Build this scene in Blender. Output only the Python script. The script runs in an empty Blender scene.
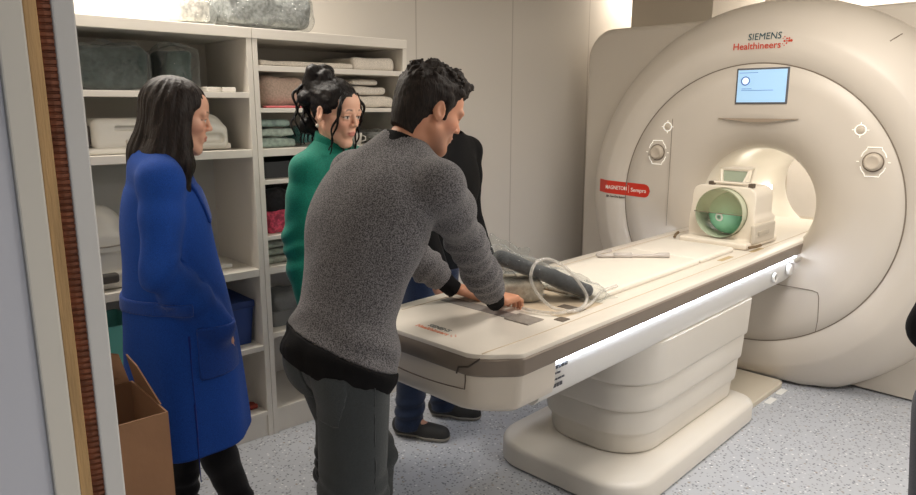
import bpy, bmesh, math, random
import numpy as np
from mathutils import Vector, Matrix
random.seed(4); rng = np.random.default_rng(4)
S = bpy.context.scene; COL = S.collection
# ------------------------------------------------------------------ camera
FOC, PIT, AZ, EYE = 690.0, math.radians(11.5), math.radians(47.8), 1.6
cd = bpy.data.cameras.new('camera'); cam = bpy.data.objects.new('camera', cd); COL.objects.link(cam)
cd.sensor_width = 36.0; cd.lens = FOC/916*36.0; cd.clip_start = .02
cam.location = (0, 0, EYE); cam.rotation_euler = (math.pi/2-PIT, 0, AZ-math.pi/2)
S.camera = cam
# ------------------------------------------------------------------ world, lights, exposure
w = bpy.data.worlds.new('world'); S.world = w; w.use_nodes = True
w.node_tree.nodes['Background'].inputs[0].default_value = (.72, .8, 1, 1)
w.node_tree.nodes['Background'].inputs[1].default_value = .07
S.view_settings.view_transform = 'Standard'; S.view_settings.look = 'None'
S.view_settings.gamma = 1; S.view_settings.use_curve_mapping = False
S.view_settings.exposure = 0.15
def area(name, loc, sx, sy, power, col, rot=(0, 0, 0), spread=math.pi):
    d = bpy.data.lights.new(name, 'AREA'); d.shape = 'RECTANGLE'; d.size = sx; d.size_y = sy
    d.energy = power; d.color = col; d.spread = spread
    o = bpy.data.objects.new(name, d); COL.objects.link(o); o.location = loc; o.rotation_euler = rot
    return o
WARM = (1, .93, .84)
area('ceiling_lamp', (1.05, 2.95, 2.55), 1.1, .35, 30, WARM)
area('ceiling_lamp', (2.75, 1.00, 2.55), 1.2, .6, 30, WARM)
area('ceiling_lamp', (2.70, -1.3, 2.55), 1.2, .6, 52, (1, .97, .93))
area('ceiling_lamp', (5.05, 3.27, 2.55), .6, .2, 5, WARM)
area('ceiling_lamp', (5.60, 0.2, 2.55), 1.2, .6, 18, WARM)
area('bore_lamp', (4.9, 1.88, 1.33),   .9, .05, 2.4, (1, .96, .88), (0, 0, math.radians(2.7)))
area('ceiling_lamp', (5.95, 2.3, 2.55), .5, 1.0, 40, WARM)
area('corridor_lamp', (-.45, -1.75, 2.4), .6, .5, 34, (.95, .97, 1))
# ------------------------------------------------------------------ helpers
def lin(c):
    c = np.array(c, float)/255
    return tuple(np.where(c <= .04045, c/12.92, ((c+.055)/1.055)**2.4))+(1,)
class NT:
    def __init__(s, name):
        s.m = bpy.data.materials.new(name); s.m.use_nodes = True; s.t = s.m.node_tree
        s.b = s.t.nodes['Principled BSDF']; s.out = s.t.nodes['Material Output']
    def n(s, typ, **k):
        o = s.t.nodes.new(typ)
        for a, v in k.items():
            if a.startswith('i_'): o.inputs[a[2:].replace('_', ' ')].default_value = v
            else: setattr(o, a, v)
        return o
    def l(s, a, b): s.t.links.new(a, b)
    def coord(s, scale=(1, 1, 1), world=False):
        if world: src = s.n('ShaderNodeNewGeometry').outputs['Position']
        else: src = s.n('ShaderNodeTexCoord').outputs['Object']
        mp = s.n('ShaderNodeMapping'); mp.inputs['Scale'].default_value = scale
        s.l(src, mp.inputs['Vector']); return mp.outputs[0]
    def ramp(s, fac, stops):
        r = s.n('ShaderNodeValToRGB'); e = r.color_ramp.elements
        while len(e) < len(stops): e.new(.5)
        for x, (p, c) in zip(e, stops): x.position = p; x.color = c
        s.l(fac, r.inputs[0]); return r.outputs[0]
    def bump(s, h, strength, dist=.01):
        b = s.n('ShaderNodeBump'); b.inputs['Strength'].default_value = strength; b.inputs['Distance'].default_value = dist
        s.l(h, b.inputs['Height']); s.l(b.outputs[0], s.b.inputs['Normal'])
MATS = {}
def mat(name, c, rough=.5, var=0., vs=8., bump=0., bs=60., stretch=(1, 1, 1), metal=0., spec=.5, bd=.01):
    if name in MATS: return MATS[name]
    t = NT(name); t.b.inputs['Roughness'].default_value = rough; t.b.inputs['Metallic'].default_value = metal
    t.b.inputs['Specular IOR Level'].default_value = spec
    co = t.coord(stretch); ns = t.n('ShaderNodeTexNoise', i_Scale=vs, i_Detail=4.0); t.l(co, ns.inputs['Vector'])
    c1 = lin(np.clip(np.array(c)*(1-var), 0, 255)); c2 = lin(np.clip(np.array(c)*(1+var), 0, 255))
    t.l(t.ramp(ns.outputs[0], [(.3, c1), (.7, c2)]), t.b.inputs['Base Color'])
    if bump:
        n2 = t.n('ShaderNodeTexNoise', i_Scale=bs, i_Detail=3.0); t.l(co, n2.inputs['Vector']); t.bump(n2.outputs[0], bump, bd)
    MATS[name] = t.m; return t.m
def glow(name, c, e):
    t = NT(name); t.b.inputs['Base Color'].default_value = lin(c)
    t.b.inputs['Emission Color'].default_value = lin(c); t.b.inputs['Emission Strength'].default_value = e
    MATS[name] = t.m; return t.m
def clear(name, c=(235, 235, 232), fac=.75, rough=.12, bs=25., bump=.8):
    t = NT(name); tr = t.n('ShaderNodeBsdfTransparent'); tr.inputs[0].default_value = (.96, .96, .95, 1)
    mx = t.n('ShaderNodeMixShader'); t.b.inputs['Base Color'].default_value = lin(c); t.b.inputs['Roughness'].default_value = rough
    co = t.coord(); n = t.n('ShaderNodeTexNoise', i_Scale=bs, i_Detail=5.0, i_Distortion=1.2); t.l(co, n.inputs['Vector']); t.bump(n.outputs[0], bump, .02)
    r = t.ramp(n.outputs[0], [(.35, (1-fac*1.15,)*3+(1,)), (.75, (1-fac*.75,)*3+(1,))])
    t.l(r, mx.inputs[0]); t.l(tr.outputs[0], mx.inputs[1]); t.l(t.b.outputs[0], mx.inputs[2]); t.l(mx.outputs[0], t.out.inputs[0])
    MATS[name] = t.m; return t.m
def film(name, lo, hi):
    """thin clear film: see-through, with glossy creases"""
    t = NT(name); tr = t.n('ShaderNodeBsdfTransparent'); tr.inputs[0].default_value = (.93, .94, .935, 1); mx = t.n('ShaderNodeMixShader')
    t.b.inputs['Base Color'].default_value = lin((205, 208, 206)); t.b.inputs['Roughness'].default_value = .1; t.b.inputs['Specular IOR Level'].default_value = 1.0
    co = t.coord(); n = t.n('ShaderNodeTexNoise', i_Scale=26.0, i_Detail=4.0, i_Distortion=1.5); n.noise_type = 'RIDGED_MULTIFRACTAL'; t.l(co, n.inputs['Vector']); t.bump(n.outputs[0], 1., .02)
    lw = t.n('ShaderNodeLayerWeight'); lw.inputs[0].default_value = .35
    a = t.ramp(lw.outputs[1], [(.25, (lo,)*3+(1,)), (.95, (hi,)*3+(1,))]); r = t.ramp(n.outputs[0], [(.50, (0, 0, 0, 1)), (.85, (.55, .55, .55, 1))])
    m = t.n('ShaderNodeMath', operation='ADD'); t.l(a, m.inputs[0]); t.l(r, m.inputs[1])
    t.l(m.outputs[0], mx.inputs[0]); t.l(tr.outputs[0], mx.inputs[1]); t.l(t.b.outputs[0], mx.inputs[2]); t.l(mx.outputs[0], t.out.inputs[0])
    MATS[name] = t.m; return t.m
ORG = {}
def empty(name, label, cat, base, rz=0., group=None, kind=None):
    o = bpy.data.objects.new(name, None); COL.objects.link(o); o.empty_display_size = .1
    c, s = math.cos(rz), math.sin(rz)
    o.location = (c*base[0]-s*base[1], s*base[0]+c*base[1], base[2]); o.rotation_euler = (0, 0, rz)
    ORG[o.name] = np.array(base, float); tag(o, label, cat, group, kind); return o
def tag(o, label=None, cat=None, group=None, kind=None):
    if label: o['label'] = label
    if cat: o['category'] = cat
    if group: o['group'] = group
    if kind: o['kind'] = kind
    return o
def link(name, me, m, parent, base):
    me.materials.append(m)
    o = bpy.data.objects.new(name, me); COL.objects.link(o)
    if parent is not None:
        o.parent = parent; ORG[o.name] = ORG[parent.name]
    else:
        o.location = base; ORG[o.name] = np.array(base, float)
    return o
def mk(name, V, F, m, parent=None, base=(0, 0, 0), smooth=True, rz=None):
    """link ONE mesh object from vertices given in the build frame"""
    V = np.asarray(V, float)
    org = ORG[parent.name] if parent is not None else np.array(base, float)
    me = bpy.data.meshes.new(name)
    me.from_pydata((V-org).tolist(), [], F.tolist() if isinstance(F, np.ndarray) else F); me.update()
    if smooth: me.polygons.foreach_set('use_smooth', [True]*len(me.polygons))
    o = link(name, me, m, parent, base)
    if parent is None and rz:
        c, s = math.cos(rz), math.sin(rz); b = base
        o.location = (c*b[0]-s*b[1], s*b[0]+c*b[1], b[2]); o.rotation_euler = (0, 0, rz)
    return o
class MB:
    """collects shapes for one mesh"""
    def __init__(s): s.V = []; s.F = []
    def put(s, V, F):
        k = len(s.V); s.V += [tuple(v) for v in V]; s.F += [[i+k for i in f] for f in F]; return s
    def box(s, lo, hi, bev=0., seg=2, R=None, c=None):
        bm = bmesh.new(); bmesh.ops.create_cube(bm, size=1)
        lo = np.array(lo, float); hi = np.array(hi, float); ce = (lo+hi)/2; sz = hi-lo
        for v in bm.verts: v.co = Vector([v.co[i]*sz[i] for i in range(3)])
        if bev: bmesh.ops.bevel(bm, geom=bm.edges[:], offset=min(bev, sz.min()*.49), segments=seg, profile=.5, affect='EDGES')
        V = np.array([v.co[:] for v in bm.verts])
        if R is not None: V = V@np.array(R).T
        V = V+ce; bm.verts.index_update(); F = [[v.index for v in f.verts] for f in bm.faces]; bm.free(); return s.put(V, F)
    def tube(s, P, r, n=8, closed=False, cap=True):
        P = np.array(P, float); m = len(P); r = np.broadcast_to(np.array(r, float), (m,))
        T = np.gradient(P, axis=0) if not closed else np.roll(P, -1, 0)-np.roll(P, 1, 0)
        T /= np.linalg.norm(T, axis=1)[:, None]+1e-12
        a = np.array([0, 0, 1.]) if abs(T[0][2]) < .9 else np.array([1., 0, 0]); N = np.cross(T[0], a); N /= np.linalg.norm(N)
        V = []
        for i in range(m):
            N = N-T[i]*(N@T[i]); N /= np.linalg.norm(N)+1e-12; B = np.cross(T[i], N)
            for k in range(n):
                q = 2*math.pi*k/n; V.append(P[i]+r[i]*(N*math.cos(q)+B*math.sin(q)))
        F = [[i*n+k, i*n+(k+1) % n, ((i+1) % m)*n+(k+1) % n, ((i+1) % m)*n+k] for i in range(m if closed else m-1) for k in range(n)]
        if cap and not closed: F += [list(range(n))[::-1], [(m-1)*n+k for k in range(n)]]
        return s.put(V, F)
    def loft(s, rings, cap0=True, cap1=True, closed=True):
        n = len(rings[0]); V = np.concatenate([np.array(r, float) for r in rings])
        F = [[i*n+k, i*n+(k+1) % n, (i+1)*n+(k+1) % n, (i+1)*n+k] for i in range(len(rings)-1) for k in range(n if closed else n-1)]
        if cap0: F.append(list(range(n))[::-1])
        if cap1: F.append([(len(rings)-1)*n+k for k in range(n)])
        return s.put(V, F)
    def lathe(s, prof, c, ax, n=32, cap=False):
        """prof: (t along axis, radius)"""
        ax = np.array(ax, float); ax /= np.linalg.norm(ax); a = np.array([0, 0, 1.]) if abs(ax[2]) < .9 else np.array([1., 0, 0])
        N = np.cross(a, ax); N /= np.linalg.norm(N); B = np.cross(ax, N)
        return s.loft([[np.array(c)+ax*t+r*(N*math.cos(2*math.pi*k/n)+B*math.sin(2*math.pi*k/n)) for k in range(n)] for t, r in prof], cap, cap)
    def obj(s, name, m, parent=None, base=(0, 0, 0), smooth=False, rz=None):
        o = mk(name, s.V, s.F, m, parent, base, smooth, rz)
        bm = bmesh.new(); bm.from_mesh(o.data); bmesh.ops.recalc_face_normals(bm, faces=bm.faces[:]); bm.to_mesh(o.data); bm.free()
        return o
def autosmooth(o, deg=35):
    o.data.polygons.foreach_set('use_smooth', [True]*len(o.data.polygons))
    bm = bmesh.new(); bm.from_mesh(o.data)
    for e in bm.edges:
        if len(e.link_faces) == 2 and e.calc_face_angle(0) > math.radians(deg): e.smooth = False
    bm.to_mesh(o.data); bm.free(); return o
def rrect(x0, x1, y0, y1, r, n=8, z=0., rl=None):
    """rounded rectangle ring; rl = radius of the low-x corners"""
    rl = r if rl is None else rl; P = []
    for cx, cy, a, q in ((x1-r, y1-r, 0, r), (x0+rl, y1-rl, 90, rl), (x0+rl, y0+rl, 180, rl), (x1-r, y0+r, 270, r)):
        for k in range(n+1):
            t = math.radians(a+90*k/n); P.append((cx+q*math.cos(t), cy+q*math.sin(t), z))
    return P
def text(name, s, size, m, parent, fn, bold=0., width=None, ext=.0006):
    """lettering; fn maps flat (x right, y up) to the build frame"""
    cu = bpy.data.curves.new('lettering', 'FONT'); cu.body = s; cu.size = size; cu.extrude = ext; cu.offset = bold; cu.resolution_u = 3
    t = bpy.data.objects.new('tmp', cu); COL.objects.link(t)
    me = bpy.data.meshes.new_from_object(t.evaluated_get(bpy.context.evaluated_depsgraph_get()))
    bpy.data.objects.remove(t); V = np.array([v.co[:] for v in me.vertices]); F = [list(p.vertices) for p in me.polygons]; bpy.data.meshes.remove(me)
    if width: V[:, 0] *= width/(V[:, 0].max()-V[:, 0].min())
    return mk(name, [fn(*v) for v in V], F, m, parent, smooth=False)
# ---- signed distance fields turned into one continuous skin
def vnoise(P, f, seed=0):
    q = np.asarray(P, float)*f; i = np.floor(q).astype(np.int64); t = q-i; t = t*t*(3-2*t); out = 0
    for a in (0, 1):
        for b in (0, 1):
            for c in (0, 1):
                h = (i[..., 0]+a)*374761393+(i[..., 1]+b)*668265263+(i[..., 2]+c)*2147483647+seed*974711
                h = (h ^ (h >> 13))*1274126177; h = (h ^ (h >> 16)) & 0xffff
                wgt = (t[..., 0] if a else 1-t[..., 0])*(t[..., 1] if b else 1-t[..., 1])*(t[..., 2] if c else 1-t[..., 2])
                out = out+wgt*(h/32767.5-1)
    return out
def nrm(v): v = np.array(v, float); return v/np.linalg.norm(v)
def A(*v): return np.array(v, float)
class Field:
    def __init__(s, lo, hi, h):
        s.h = h; s.lo = np.array(lo, float); s.n = np.ceil((np.array(hi)-s.lo)/h).astype(int)+1
        s.D = np.full(s.n, .08, np.float32)
    def win(s, lo, hi):
        a = np.clip(np.floor((np.array(lo)-s.lo)/s.h).astype(int), 0, s.n); b = np.clip(np.ceil((np.array(hi)-s.lo)/s.h).astype(int)+1, 0, s.n)
        sl = tuple(slice(x, y) for x, y in zip(a, b))
        g = [(s.lo[i]+s.h*np.arange(a[i], b[i])).astype(np.float32) for i in range(3)]
        return sl, np.stack(np.meshgrid(*g, indexing='ij'), -1)
    def op(s, prim, k=.01, cut=False):
        fn, lo, hi = prim; m = k+2*s.h+.004
        sl, P = s.win(np.array(lo)-m, np.array(hi)+m)
        if P.size == 0: return s
        d = fn(P).astype(np.float32); o = s.D[sl]
        if cut: a, b = -o, d
        else: a, b = o, d
        hh = np.clip(.5+.5*(b-a)/k, 0, 1) if k > 1e-6 else (b > a).astype(np.float32)
        r = b+(a-b)*hh-k*hh*(1-hh)
        s.D[sl] = -r if cut else r
        return s
    def add(s, *prims, k=.01):
        for p in prims: s.op(p, k)
        return s
    def sub(s, *prims, k=.006):
        for p in prims: s.op(p, k, True)
        return s
    def all(s): return s.win(s.lo, s.lo+s.h*(s.n-1))[1]
    def clone(s): c = Field.__new__(Field); c.h = s.h; c.lo = s.lo; c.n = s.n; c.D = s.D.copy(); return c
    def half(s, p, n):
        """keep the side the normal n points to"""
        n = nrm(n); g = [s.lo[i]+s.h*np.arange(s.n[i])-p[i] for i in range(3)]
        d = (g[0][:, None, None]*n[0]+g[1][None, :, None]*n[1]+g[2][None, None, :]*n[2]).astype(np.float32)
        s.D = np.maximum(s.D, -d); return s
    def wob(s, amp, f, stretch=(1, 1, 1), seed=0, oct=2, where=None):
        """move the skin by noise (only near it)"""
        I = np.argwhere(np.abs(s.D) < .03); P = s.lo+s.h*I
        q = P*np.array(stretch); v = sum(vnoise(q, f*2**o, seed+o)/1.7**o for o in range(oct))
        if where is not None: v = v*where(P)
        s.D[tuple(I.T)] += (amp*v).astype(np.float32); return s
    def mesh(s, smooth=1):
        D = s.D.copy()
        for ax in range(3):
            for e in (0, -1):
                sl = [slice(None)]*3; sl[ax] = e; D[tuple(sl)] = np.maximum(D[tuple(sl)], s.h*.5)
        I = D < 0; nz = I.shape
        c = [I[a:nz[0]-1+a, b:nz[1]-1+b, d:nz[2]-1+d] for a in (0, 1) for b in (0, 1) for d in (0, 1)]
        anyc = c[0].copy(); allc = c[0].copy()
        for x in c[1:]: anyc |= x; allc &= x
        act = np.argwhere(anyc & ~allc); idx = -np.ones(anyc.shape, np.int32); idx[tuple(act.T)] = np.arange(len(act))
        off = np.array([(a, b, d) for a in (0, 1) for b in (0, 1) for d in (0, 1)])
        val = np.stack([D[tuple((act+o).T)] for o in off], 1)
        sm = np.zeros((len(act), 3)); cnt = np.zeros(len(act))
        for i in range(8):
            for j in range(i+1, 8):
                if np.abs(off[i]-off[j]).sum() != 1: continue
                x = (val[:, i] < 0) != (val[:, j] < 0); t = val[x, i]/(val[x, i]-val[x, j])
                sm[x] += off[i]+(off[j]-off[i])*t[:, None]; cnt[x] += 1
        V = s.lo+s.h*(act+sm/cnt[:, None]); Fs = []
        for ax in range(3):
            b, c2 = (ax+1) % 3, (ax+2) % 3
            sl0 = [slice(None)]*3; sl1 = [slice(None)]*3; sl0[ax] = slice(0, -1); sl1[ax] = slice(1, None)
            E = np.argwhere(I[tuple(sl0)] != I[tuple(sl1)])
            E = E[(E[:, b] > 0) & (E[:, c2] > 0)]; eb = np.eye(3, dtype=int)[b]; ec = np.eye(3, dtype=int)[c2]
            q = np.stack([idx[tuple((E-eb-ec).T)], idx[tuple((E-ec).T)], idx[tuple(E.T)], idx[tuple((E-eb).T)]], 1)
            ins = I[tuple(E.T)]; q[~ins] = q[~ins][:, ::-1]; Fs.append(q)
        F = np.concatenate(Fs); F = F[(F >= 0).all(1)]
        for _ in range(smooth):
            acc = np.zeros_like(V); ct = np.zeros(len(V))
            for k in range(4):
                np.add.at(acc, F[:, k], V[F[:, (k+1) % 4]]); np.add.at(acc, F[:, k], V[F[:, (k+3) % 4]]); np.add.at(ct, F[:, k], 2)
            V = V*.5+.5*acc/np.maximum(ct, 1)[:, None]
        return V, F
def cone(a, b, ra, rb=None, flat=None, fs=1.):
    a = np.array(a, float); b = np.array(b, float); rb = ra if rb is None else rb; ba = b-a; L = float(ba@ba)+1e-12
    n = nrm(flat) if flat is not None else None
    def fn(P):
        p = P-a.astype(np.float32); t = np.clip(p@ba.astype(np.float32)/L, 0, 1); q = p-t[..., None]*ba.astype(np.float32)
        if n is not None:
            c = q@n.astype(np.float32); q = q+(c*(fs-1))[..., None]*n.astype(np.float32)
        return np.sqrt((q*q).sum(-1))-(ra+(rb-ra)*t)
    R = max(ra, rb); return fn, np.minimum(a, b)-R, np.maximum(a, b)+R
def ell(c, r, R=None):
    c = np.array(c, float); r = np.array(r, float)
    def fn(P):
        p = P-c.astype(np.float32)
        if R is not None: p = p@np.array(R, np.float32)
        k0 = np.sqrt(((p/r)**2).sum(-1)); k1 = np.sqrt(((p/r**2)**2).sum(-1))+1e-9
        return k0*(k0-1)/k1
    m = r.max() if R is not None else r; return fn, c-m, c+m
def rbx(c, hs, r, R=None):
    c = np.array(c, float); hs = np.array(hs, float)
    def fn(P):
        p = P-c.astype(np.float32)
        if R is not None: p = p@np.array(R, np.float32)
        q = np.abs(p)-(hs-r); return np.sqrt((np.maximum(q, 0)**2).sum(-1))+np.minimum(q.max(-1), 0)-r
    m = np.linalg.norm(hs) if R is not None else hs; return fn, c-m, c+m
def frame(f, up=(0, 0, 1)):
    """columns: forward, left, up"""
    f = nrm(f); l = nrm(np.cross(up, f)); return np.stack([f, l, np.cross(f, l)], 1)
def rot(yaw, pitch=0, roll=0):
    y, p, r = map(math.radians, (yaw, pitch, roll))
    return np.array(Matrix.Rotation(y, 3, 'Z')@Matrix.Rotation(p, 3, 'Y')@Matrix.Rotation(r, 3, 'X'))
def soft(name, c, hs, r, m, parent=None, base=None, R=None, amp=.006, f=9, h=.006, seed=0, smooth=1, stretch=(1, 1, 1), floor=None, rz=None):
    """a soft wrinkled block: cushion, folded cloth, wrapped pack"""
    g = np.linalg.norm(hs) if R is not None else np.array(hs); F = Field(np.array(c)-g-.03, np.array(c)+g+.03, h)
    F.add(rbx(c, hs, r, R), k=1e-7)
    F.wob(amp, f, stretch, seed)
    if floor is not None: F.half((0, 0, floor), (0, 0, 1))
    V, Q = F.mesh(smooth)
    return mk(name, V, Q, m, parent, base if base is not None else (c[0], c[1], (floor if floor is not None else c[2]-hs[2])), rz=rz)
# ------------------------------------------------------------------ structure
def floor_mat():
    t = NT('speckled_vinyl'); co = t.coord(world=True)
    def fleck(sc, lo, hi, stretch):
        mp = t.n('ShaderNodeMapping'); mp.inputs['Scale'].default_value = stretch; t.l(co, mp.inputs[0])
        v = t.n('ShaderNodeTexVoronoi', i_Scale=sc); t.l(mp.outputs[0], v.inputs['Vector'])
        a = t.ramp(v.outputs['Distance'], [(.16, (1, 1, 1, 1)), (.34, (0, 0, 0, 1))])
        sp = t.n('ShaderNodeSeparateColor'); t.l(v.outputs['Color'], sp.inputs[0])
        b = t.ramp(sp.outputs[0], [(lo, (0, 0, 0, 1)), (hi, (1, 1, 1, 1))])
        m = t.n('ShaderNodeMath', operation='MULTIPLY'); t.l(a, m.inputs[0]); t.l(b, m.inputs[1]); return m.outputs[0]
    col = None
    for sc, lo, hi, st, c in ((44, .22, .38, (1, 1.3, 1), (124, 127, 134)), (58, .50, .58, (1.3, 1, 1), (88, 92, 100)), (52, .7, .75, (1, 1, 1), (232, 232, 232)), (40, .86, .9, (1.2, 1, 1), (150, 140, 128))):
        f = fleck(sc, lo, hi, st); m = t.n('ShaderNodeMix', data_type='RGBA'); m.inputs[7].default_value = lin(c)
        if col is None: m.inputs[6].default_value = lin((186, 189, 195))
        else: t.l(col, m.inputs[6])
        t.l(f, m.inputs[0]); col = m.outputs[2]
    t.l(col, t.b.inputs['Base Color']); t.b.inputs['Roughness'].default_value = .38
    return t.m
FLOOR = floor_mat()
def panel_mat():
    t = NT('painted_wall_panel'); t.b.inputs['Roughness'].default_value = .55
    g = t.n('ShaderNodeNewGeometry'); sx = t.n('ShaderNodeSeparateXYZ'); t.l(g.outputs['Position'], sx.inputs[0])
    a = t.n('ShaderNodeMath', operation='ADD'); a.inputs[1].default_value = .66; t.l(sx.outputs[0], a.inputs[0])
    d = t.n('ShaderNodeMath', operation='DIVIDE'); d.inputs[1].default_value = .86; t.l(a.outputs[0], d.inputs[0])
    f = t.n('ShaderNodeMath', operation='FRACT'); t.l(d.outputs[0], f.inputs[0])
    c = lin((209, 203, 194)); e = lin((172, 164, 154))
    t.l(t.ramp(f.outputs[0], [(.003, e), (.006, c), (.994, c), (.998, e)]), t.b.inputs['Base Color']); return t.m
WALL = panel_mat(); PLAIN = mat('painted_wall', (209, 203, 194), .6, .01)
CEIL = mat('ceiling_paint', (225, 220, 210), .7)
def struct(name, lo, hi, m, bev=0):
    return tag(MB().box(lo, hi, bev).obj(name, m, None, ((lo[0]+hi[0])/2, (lo[1]+hi[1])/2, lo[2])), kind='structure')
struct('floor', (-2.2, -2.7, -.05), (6.6, 3.55, 0), FLOOR)
struct('ceiling', (.0, -2.7, 2.6), (6.6, 3.55, 2.65), CEIL)
struct('wall_back', (.0, 3.45, 0), (6.6, 3.55, 2.6), WALL)
struct('wall_far', (6.5, -2.6, 0), (6.6, 3.45, 2.6), PLAIN)
struct('wall_right', (.2, -2.7, 0), (6.5, -2.6, 2.6), PLAIN)
struct('wall_door', (.0, .86, 0), (.2, 3.45, 2.6), PLAIN)
struct('wall_entrance', (.0, -2.7, 0), (.2, -.62, 2.6), PLAIN)
struct('trim_2', (.0, -.62, 2.25), (.2, .86, 2.6), PLAIN)
# shielded door frame at the camera's left: white jamb, wooden batten, copper contact fingers
dr = empty('door_1', 'white shielded door jamb with a wooden batten and copper contact strip at the left edge', 'door frame', (.1, .83, 0), kind='structure')
del dr['category']
JW = mat('jamb_paint', (200, 197, 192), .5, .01); JG = mat('jamb_grey_steel', (190, 190, 196), .45)
MB().box((.183, .80, 0), (.204, .86, 2.25), .002).obj('jamb_panel', JW, dr)
MB().box((.134, .80, 0), (.1585, .86, 2.25), .002).obj('jamb_casing', mat('casing_paint', (206, 200, 188), .5), dr)
MB().box((-.02, .806, 0), (.134, .86, 2.25), .002).obj('jamb_lining', JG, dr)
MB().box((.1585, .801, 0), (.1705, .86, 2.25), .001).obj('wooden_batten', mat('pine_batten', (176, 140, 92), .6, .12, 5, .2, 30, (14, 14, 1.0)), dr)
g = MB(); n = 330
prof = []
for i in range(n):
    z = .02+i*.0067; prof += [(z, .0022), (z+.0012, 0), (z+.0048, -.0005), (z+.0060, .0022)]
for x0, x1, dy in ((.1705, .1765, .004), (.1765, .183, .001)):
    V = []; 
    for z, y in prof: V += [(x0, .803+y+dy, z), (x1, .803+y+dy*.2, z)]
    g.put(V, [[2*i, 2*i+1, 2*i+3, 2*i+2] for i in range(len(prof)-1)])
g.obj('contact_finger_strip', mat('copper_fingers', (128, 78, 54), .55, .15, 60, .2, 90, metal=.35), dr)
MB().box((.1703, .812, 0), (.1832, .86, 2.25)).obj('strip_channel', mat('dark_channel', (60, 34, 24), .7), dr)
# boxed duct above the scanner
struct('trim_1', (4.62, 2.50, 1.9), (5.4, 3.15, 2.6), mat('duct_paint', (200, 190, 174), .6))
# ------------------------------------------------------------------ shelving
SH = mat('shelf_white', (222, 216, 206), .45, .015, 3)
def shelving(label, x0, x1, levels, thick):
    b = ((x0+x1)/2, 3.20, 0); u = empty('shelving_unit', label, 'shelf', b, group=None)
    Y0, Y1 = 2.98, 3.44
    for x in (x0, x1-.025): MB().box((x, Y0, 0), (x+.025, Y1, 1.90), .0015).obj('side_panel', SH, u)
    MB().box((x0+.025, Y1-.012, .02), (x1-.025, Y1, 1.90)).obj('back_panel', mat('shelf_back', (206, 200, 190), .5), u)
    MB().box((x0, Y0-.004, 1.90), (x1, Y1, 1.945), .002).obj('top_board', SH, u)
    MB().box((x0+.025, Y0+.012, 0), (x1-.025, Y0+.03, .11)).obj('plinth', SH, u)
    for z, t in zip(levels, thick): MB().box((x0+.025, Y0+.002, z-t), (x1-.025, Y1-.012, z), .0015).obj('shelf', SH, u)
    return u
LZ = [1.665, 1.41, .85, .47, .13]; RZ = [1.785, 1.595, 1.41, 1.265, 1.0, .85, .52, .13]
shelving('white open shelving unit on the left, behind the woman in the blue coat', .55, 1.462, LZ, [.025, .035, .035, .025, .02])
shelving('white open shelving unit on the right with many low compartments, behind the woman in green', 1.464, 2.335, RZ, [.025, .02, .035, .02, .02, .035, .025, .02])
# ------------------------------------------------------------------ the scanner, in a frame turned by MR
MR = math.radians(2.7); TD = math.radians(1.3); CY, CZ = 1.64, 1.04
COV = mat('scanner_cover', (208, 199, 187), .42, .006, 2); SEAM = mat('cover_seam', (128, 116, 102), .7)
COV2 = mat('scanner_side_cover', (203, 194, 181), .42, .006, 2)
sc = empty('mri_scanner', 'large cream-white MRI scanner gantry with round front cover and bore', 'medical scanner', (4.7, CY, 0), MR)
def lathe_x(prof, n=144, zmin=.015):
    R = []
    for x, r in prof:
        ring = []
        for k in range(n):
            t = 2*math.pi*k/n; y = CY+r*math.sin(t); z = CZ+r*math.cos(t); ring.append((x, y, max(z, zmin)))
        R.append(ring)
    return R
PROF = [(4.155, .337), (4.13, .341), (4.105, .352), (4.07, .385), (4.04, .43), (4.02, .475), (4.006, .53), (4.0, .60), (4.0, .70), (4.0, .798), (4.004, .800), (4.004, .803), (4.0, .806), (4.0, .90), (4.002, .945), (4.010, .968), (4.03, 1.0), (4.06, 1.05), (4.09, 1.09), (4.13, 1.125), (4.19, 1.155), (4.27, 1.17), (4.45, 1.175), (4.9, 1.175)]
def front_x(r):
    return float(np.interp(r, [p[1] for p in PROF], [p[0] for p in PROF]))
MB().loft(lathe_x(PROF), False, False).obj('front_cover', COV, sc, smooth=True)
MB().loft(lathe_x([(4.150, .338), (4.16, .330), (4.19, .322), (4.3, .315), (5.45, .315), (5.52, .335), (5.56, .40), (5.57, .6)], 96), False, False).obj('bore_lining', mat('bore_lining', (232, 226, 214), .3), sc, smooth=True)
ra = []
for x, i in ((4.30, .02), (4.315, .004), (4.34, 0), (5.5, 0), (5.57, .03)):
    ra.append([(x, CY+u, z) for u, z, _ in rrect(-1.35+i, 1.35-i, .012, 2.135-i, .03, 10, rl=.03)])
def side_ring(x, i):
    P = []
    for cx, cz, a, q in ((1.35-.2, 2.135-.2, 0, .2-i), (-1.35+.2, 2.135-.2, 90, .2-i)):
        for k in range(13):
            t = math.radians(a+90*k/12); P.append((x, CY+cx+q*math.cos(t), cz+q*math.sin(t)))
    P += [(x, CY-1.35+i, .012), (x, CY+1.35-i, .012)]
    return P
RS = [side_ring(*a) for a in ((4.30, .03), (4.306, .012), (4.325, 0), (5.5, 0), (5.56, .03))]
# front and back faces are rings around the round cover so the bore stays open
V = []; F = []
m = MB().loft(RS, False, False)
def capring(ring, rin, x):
    n = len(ring); inner = []
    for p in ring:
        a = math.atan2(p[2]-CZ, p[1]-CY); inner.append((x, CY+rin*math.cos(a), max(.012, CZ+rin*math.sin(a))))
    m.put(list(ring)+inner, [[i, (i+1) % n, n+(i+1) % n, n+i] for i in range(n)])
capring(RS[0], .9, 4.30); capring(RS[-1], .42, 5.56)
autosmooth(m.obj('side_cover', COV2, sc), 30)
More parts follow.
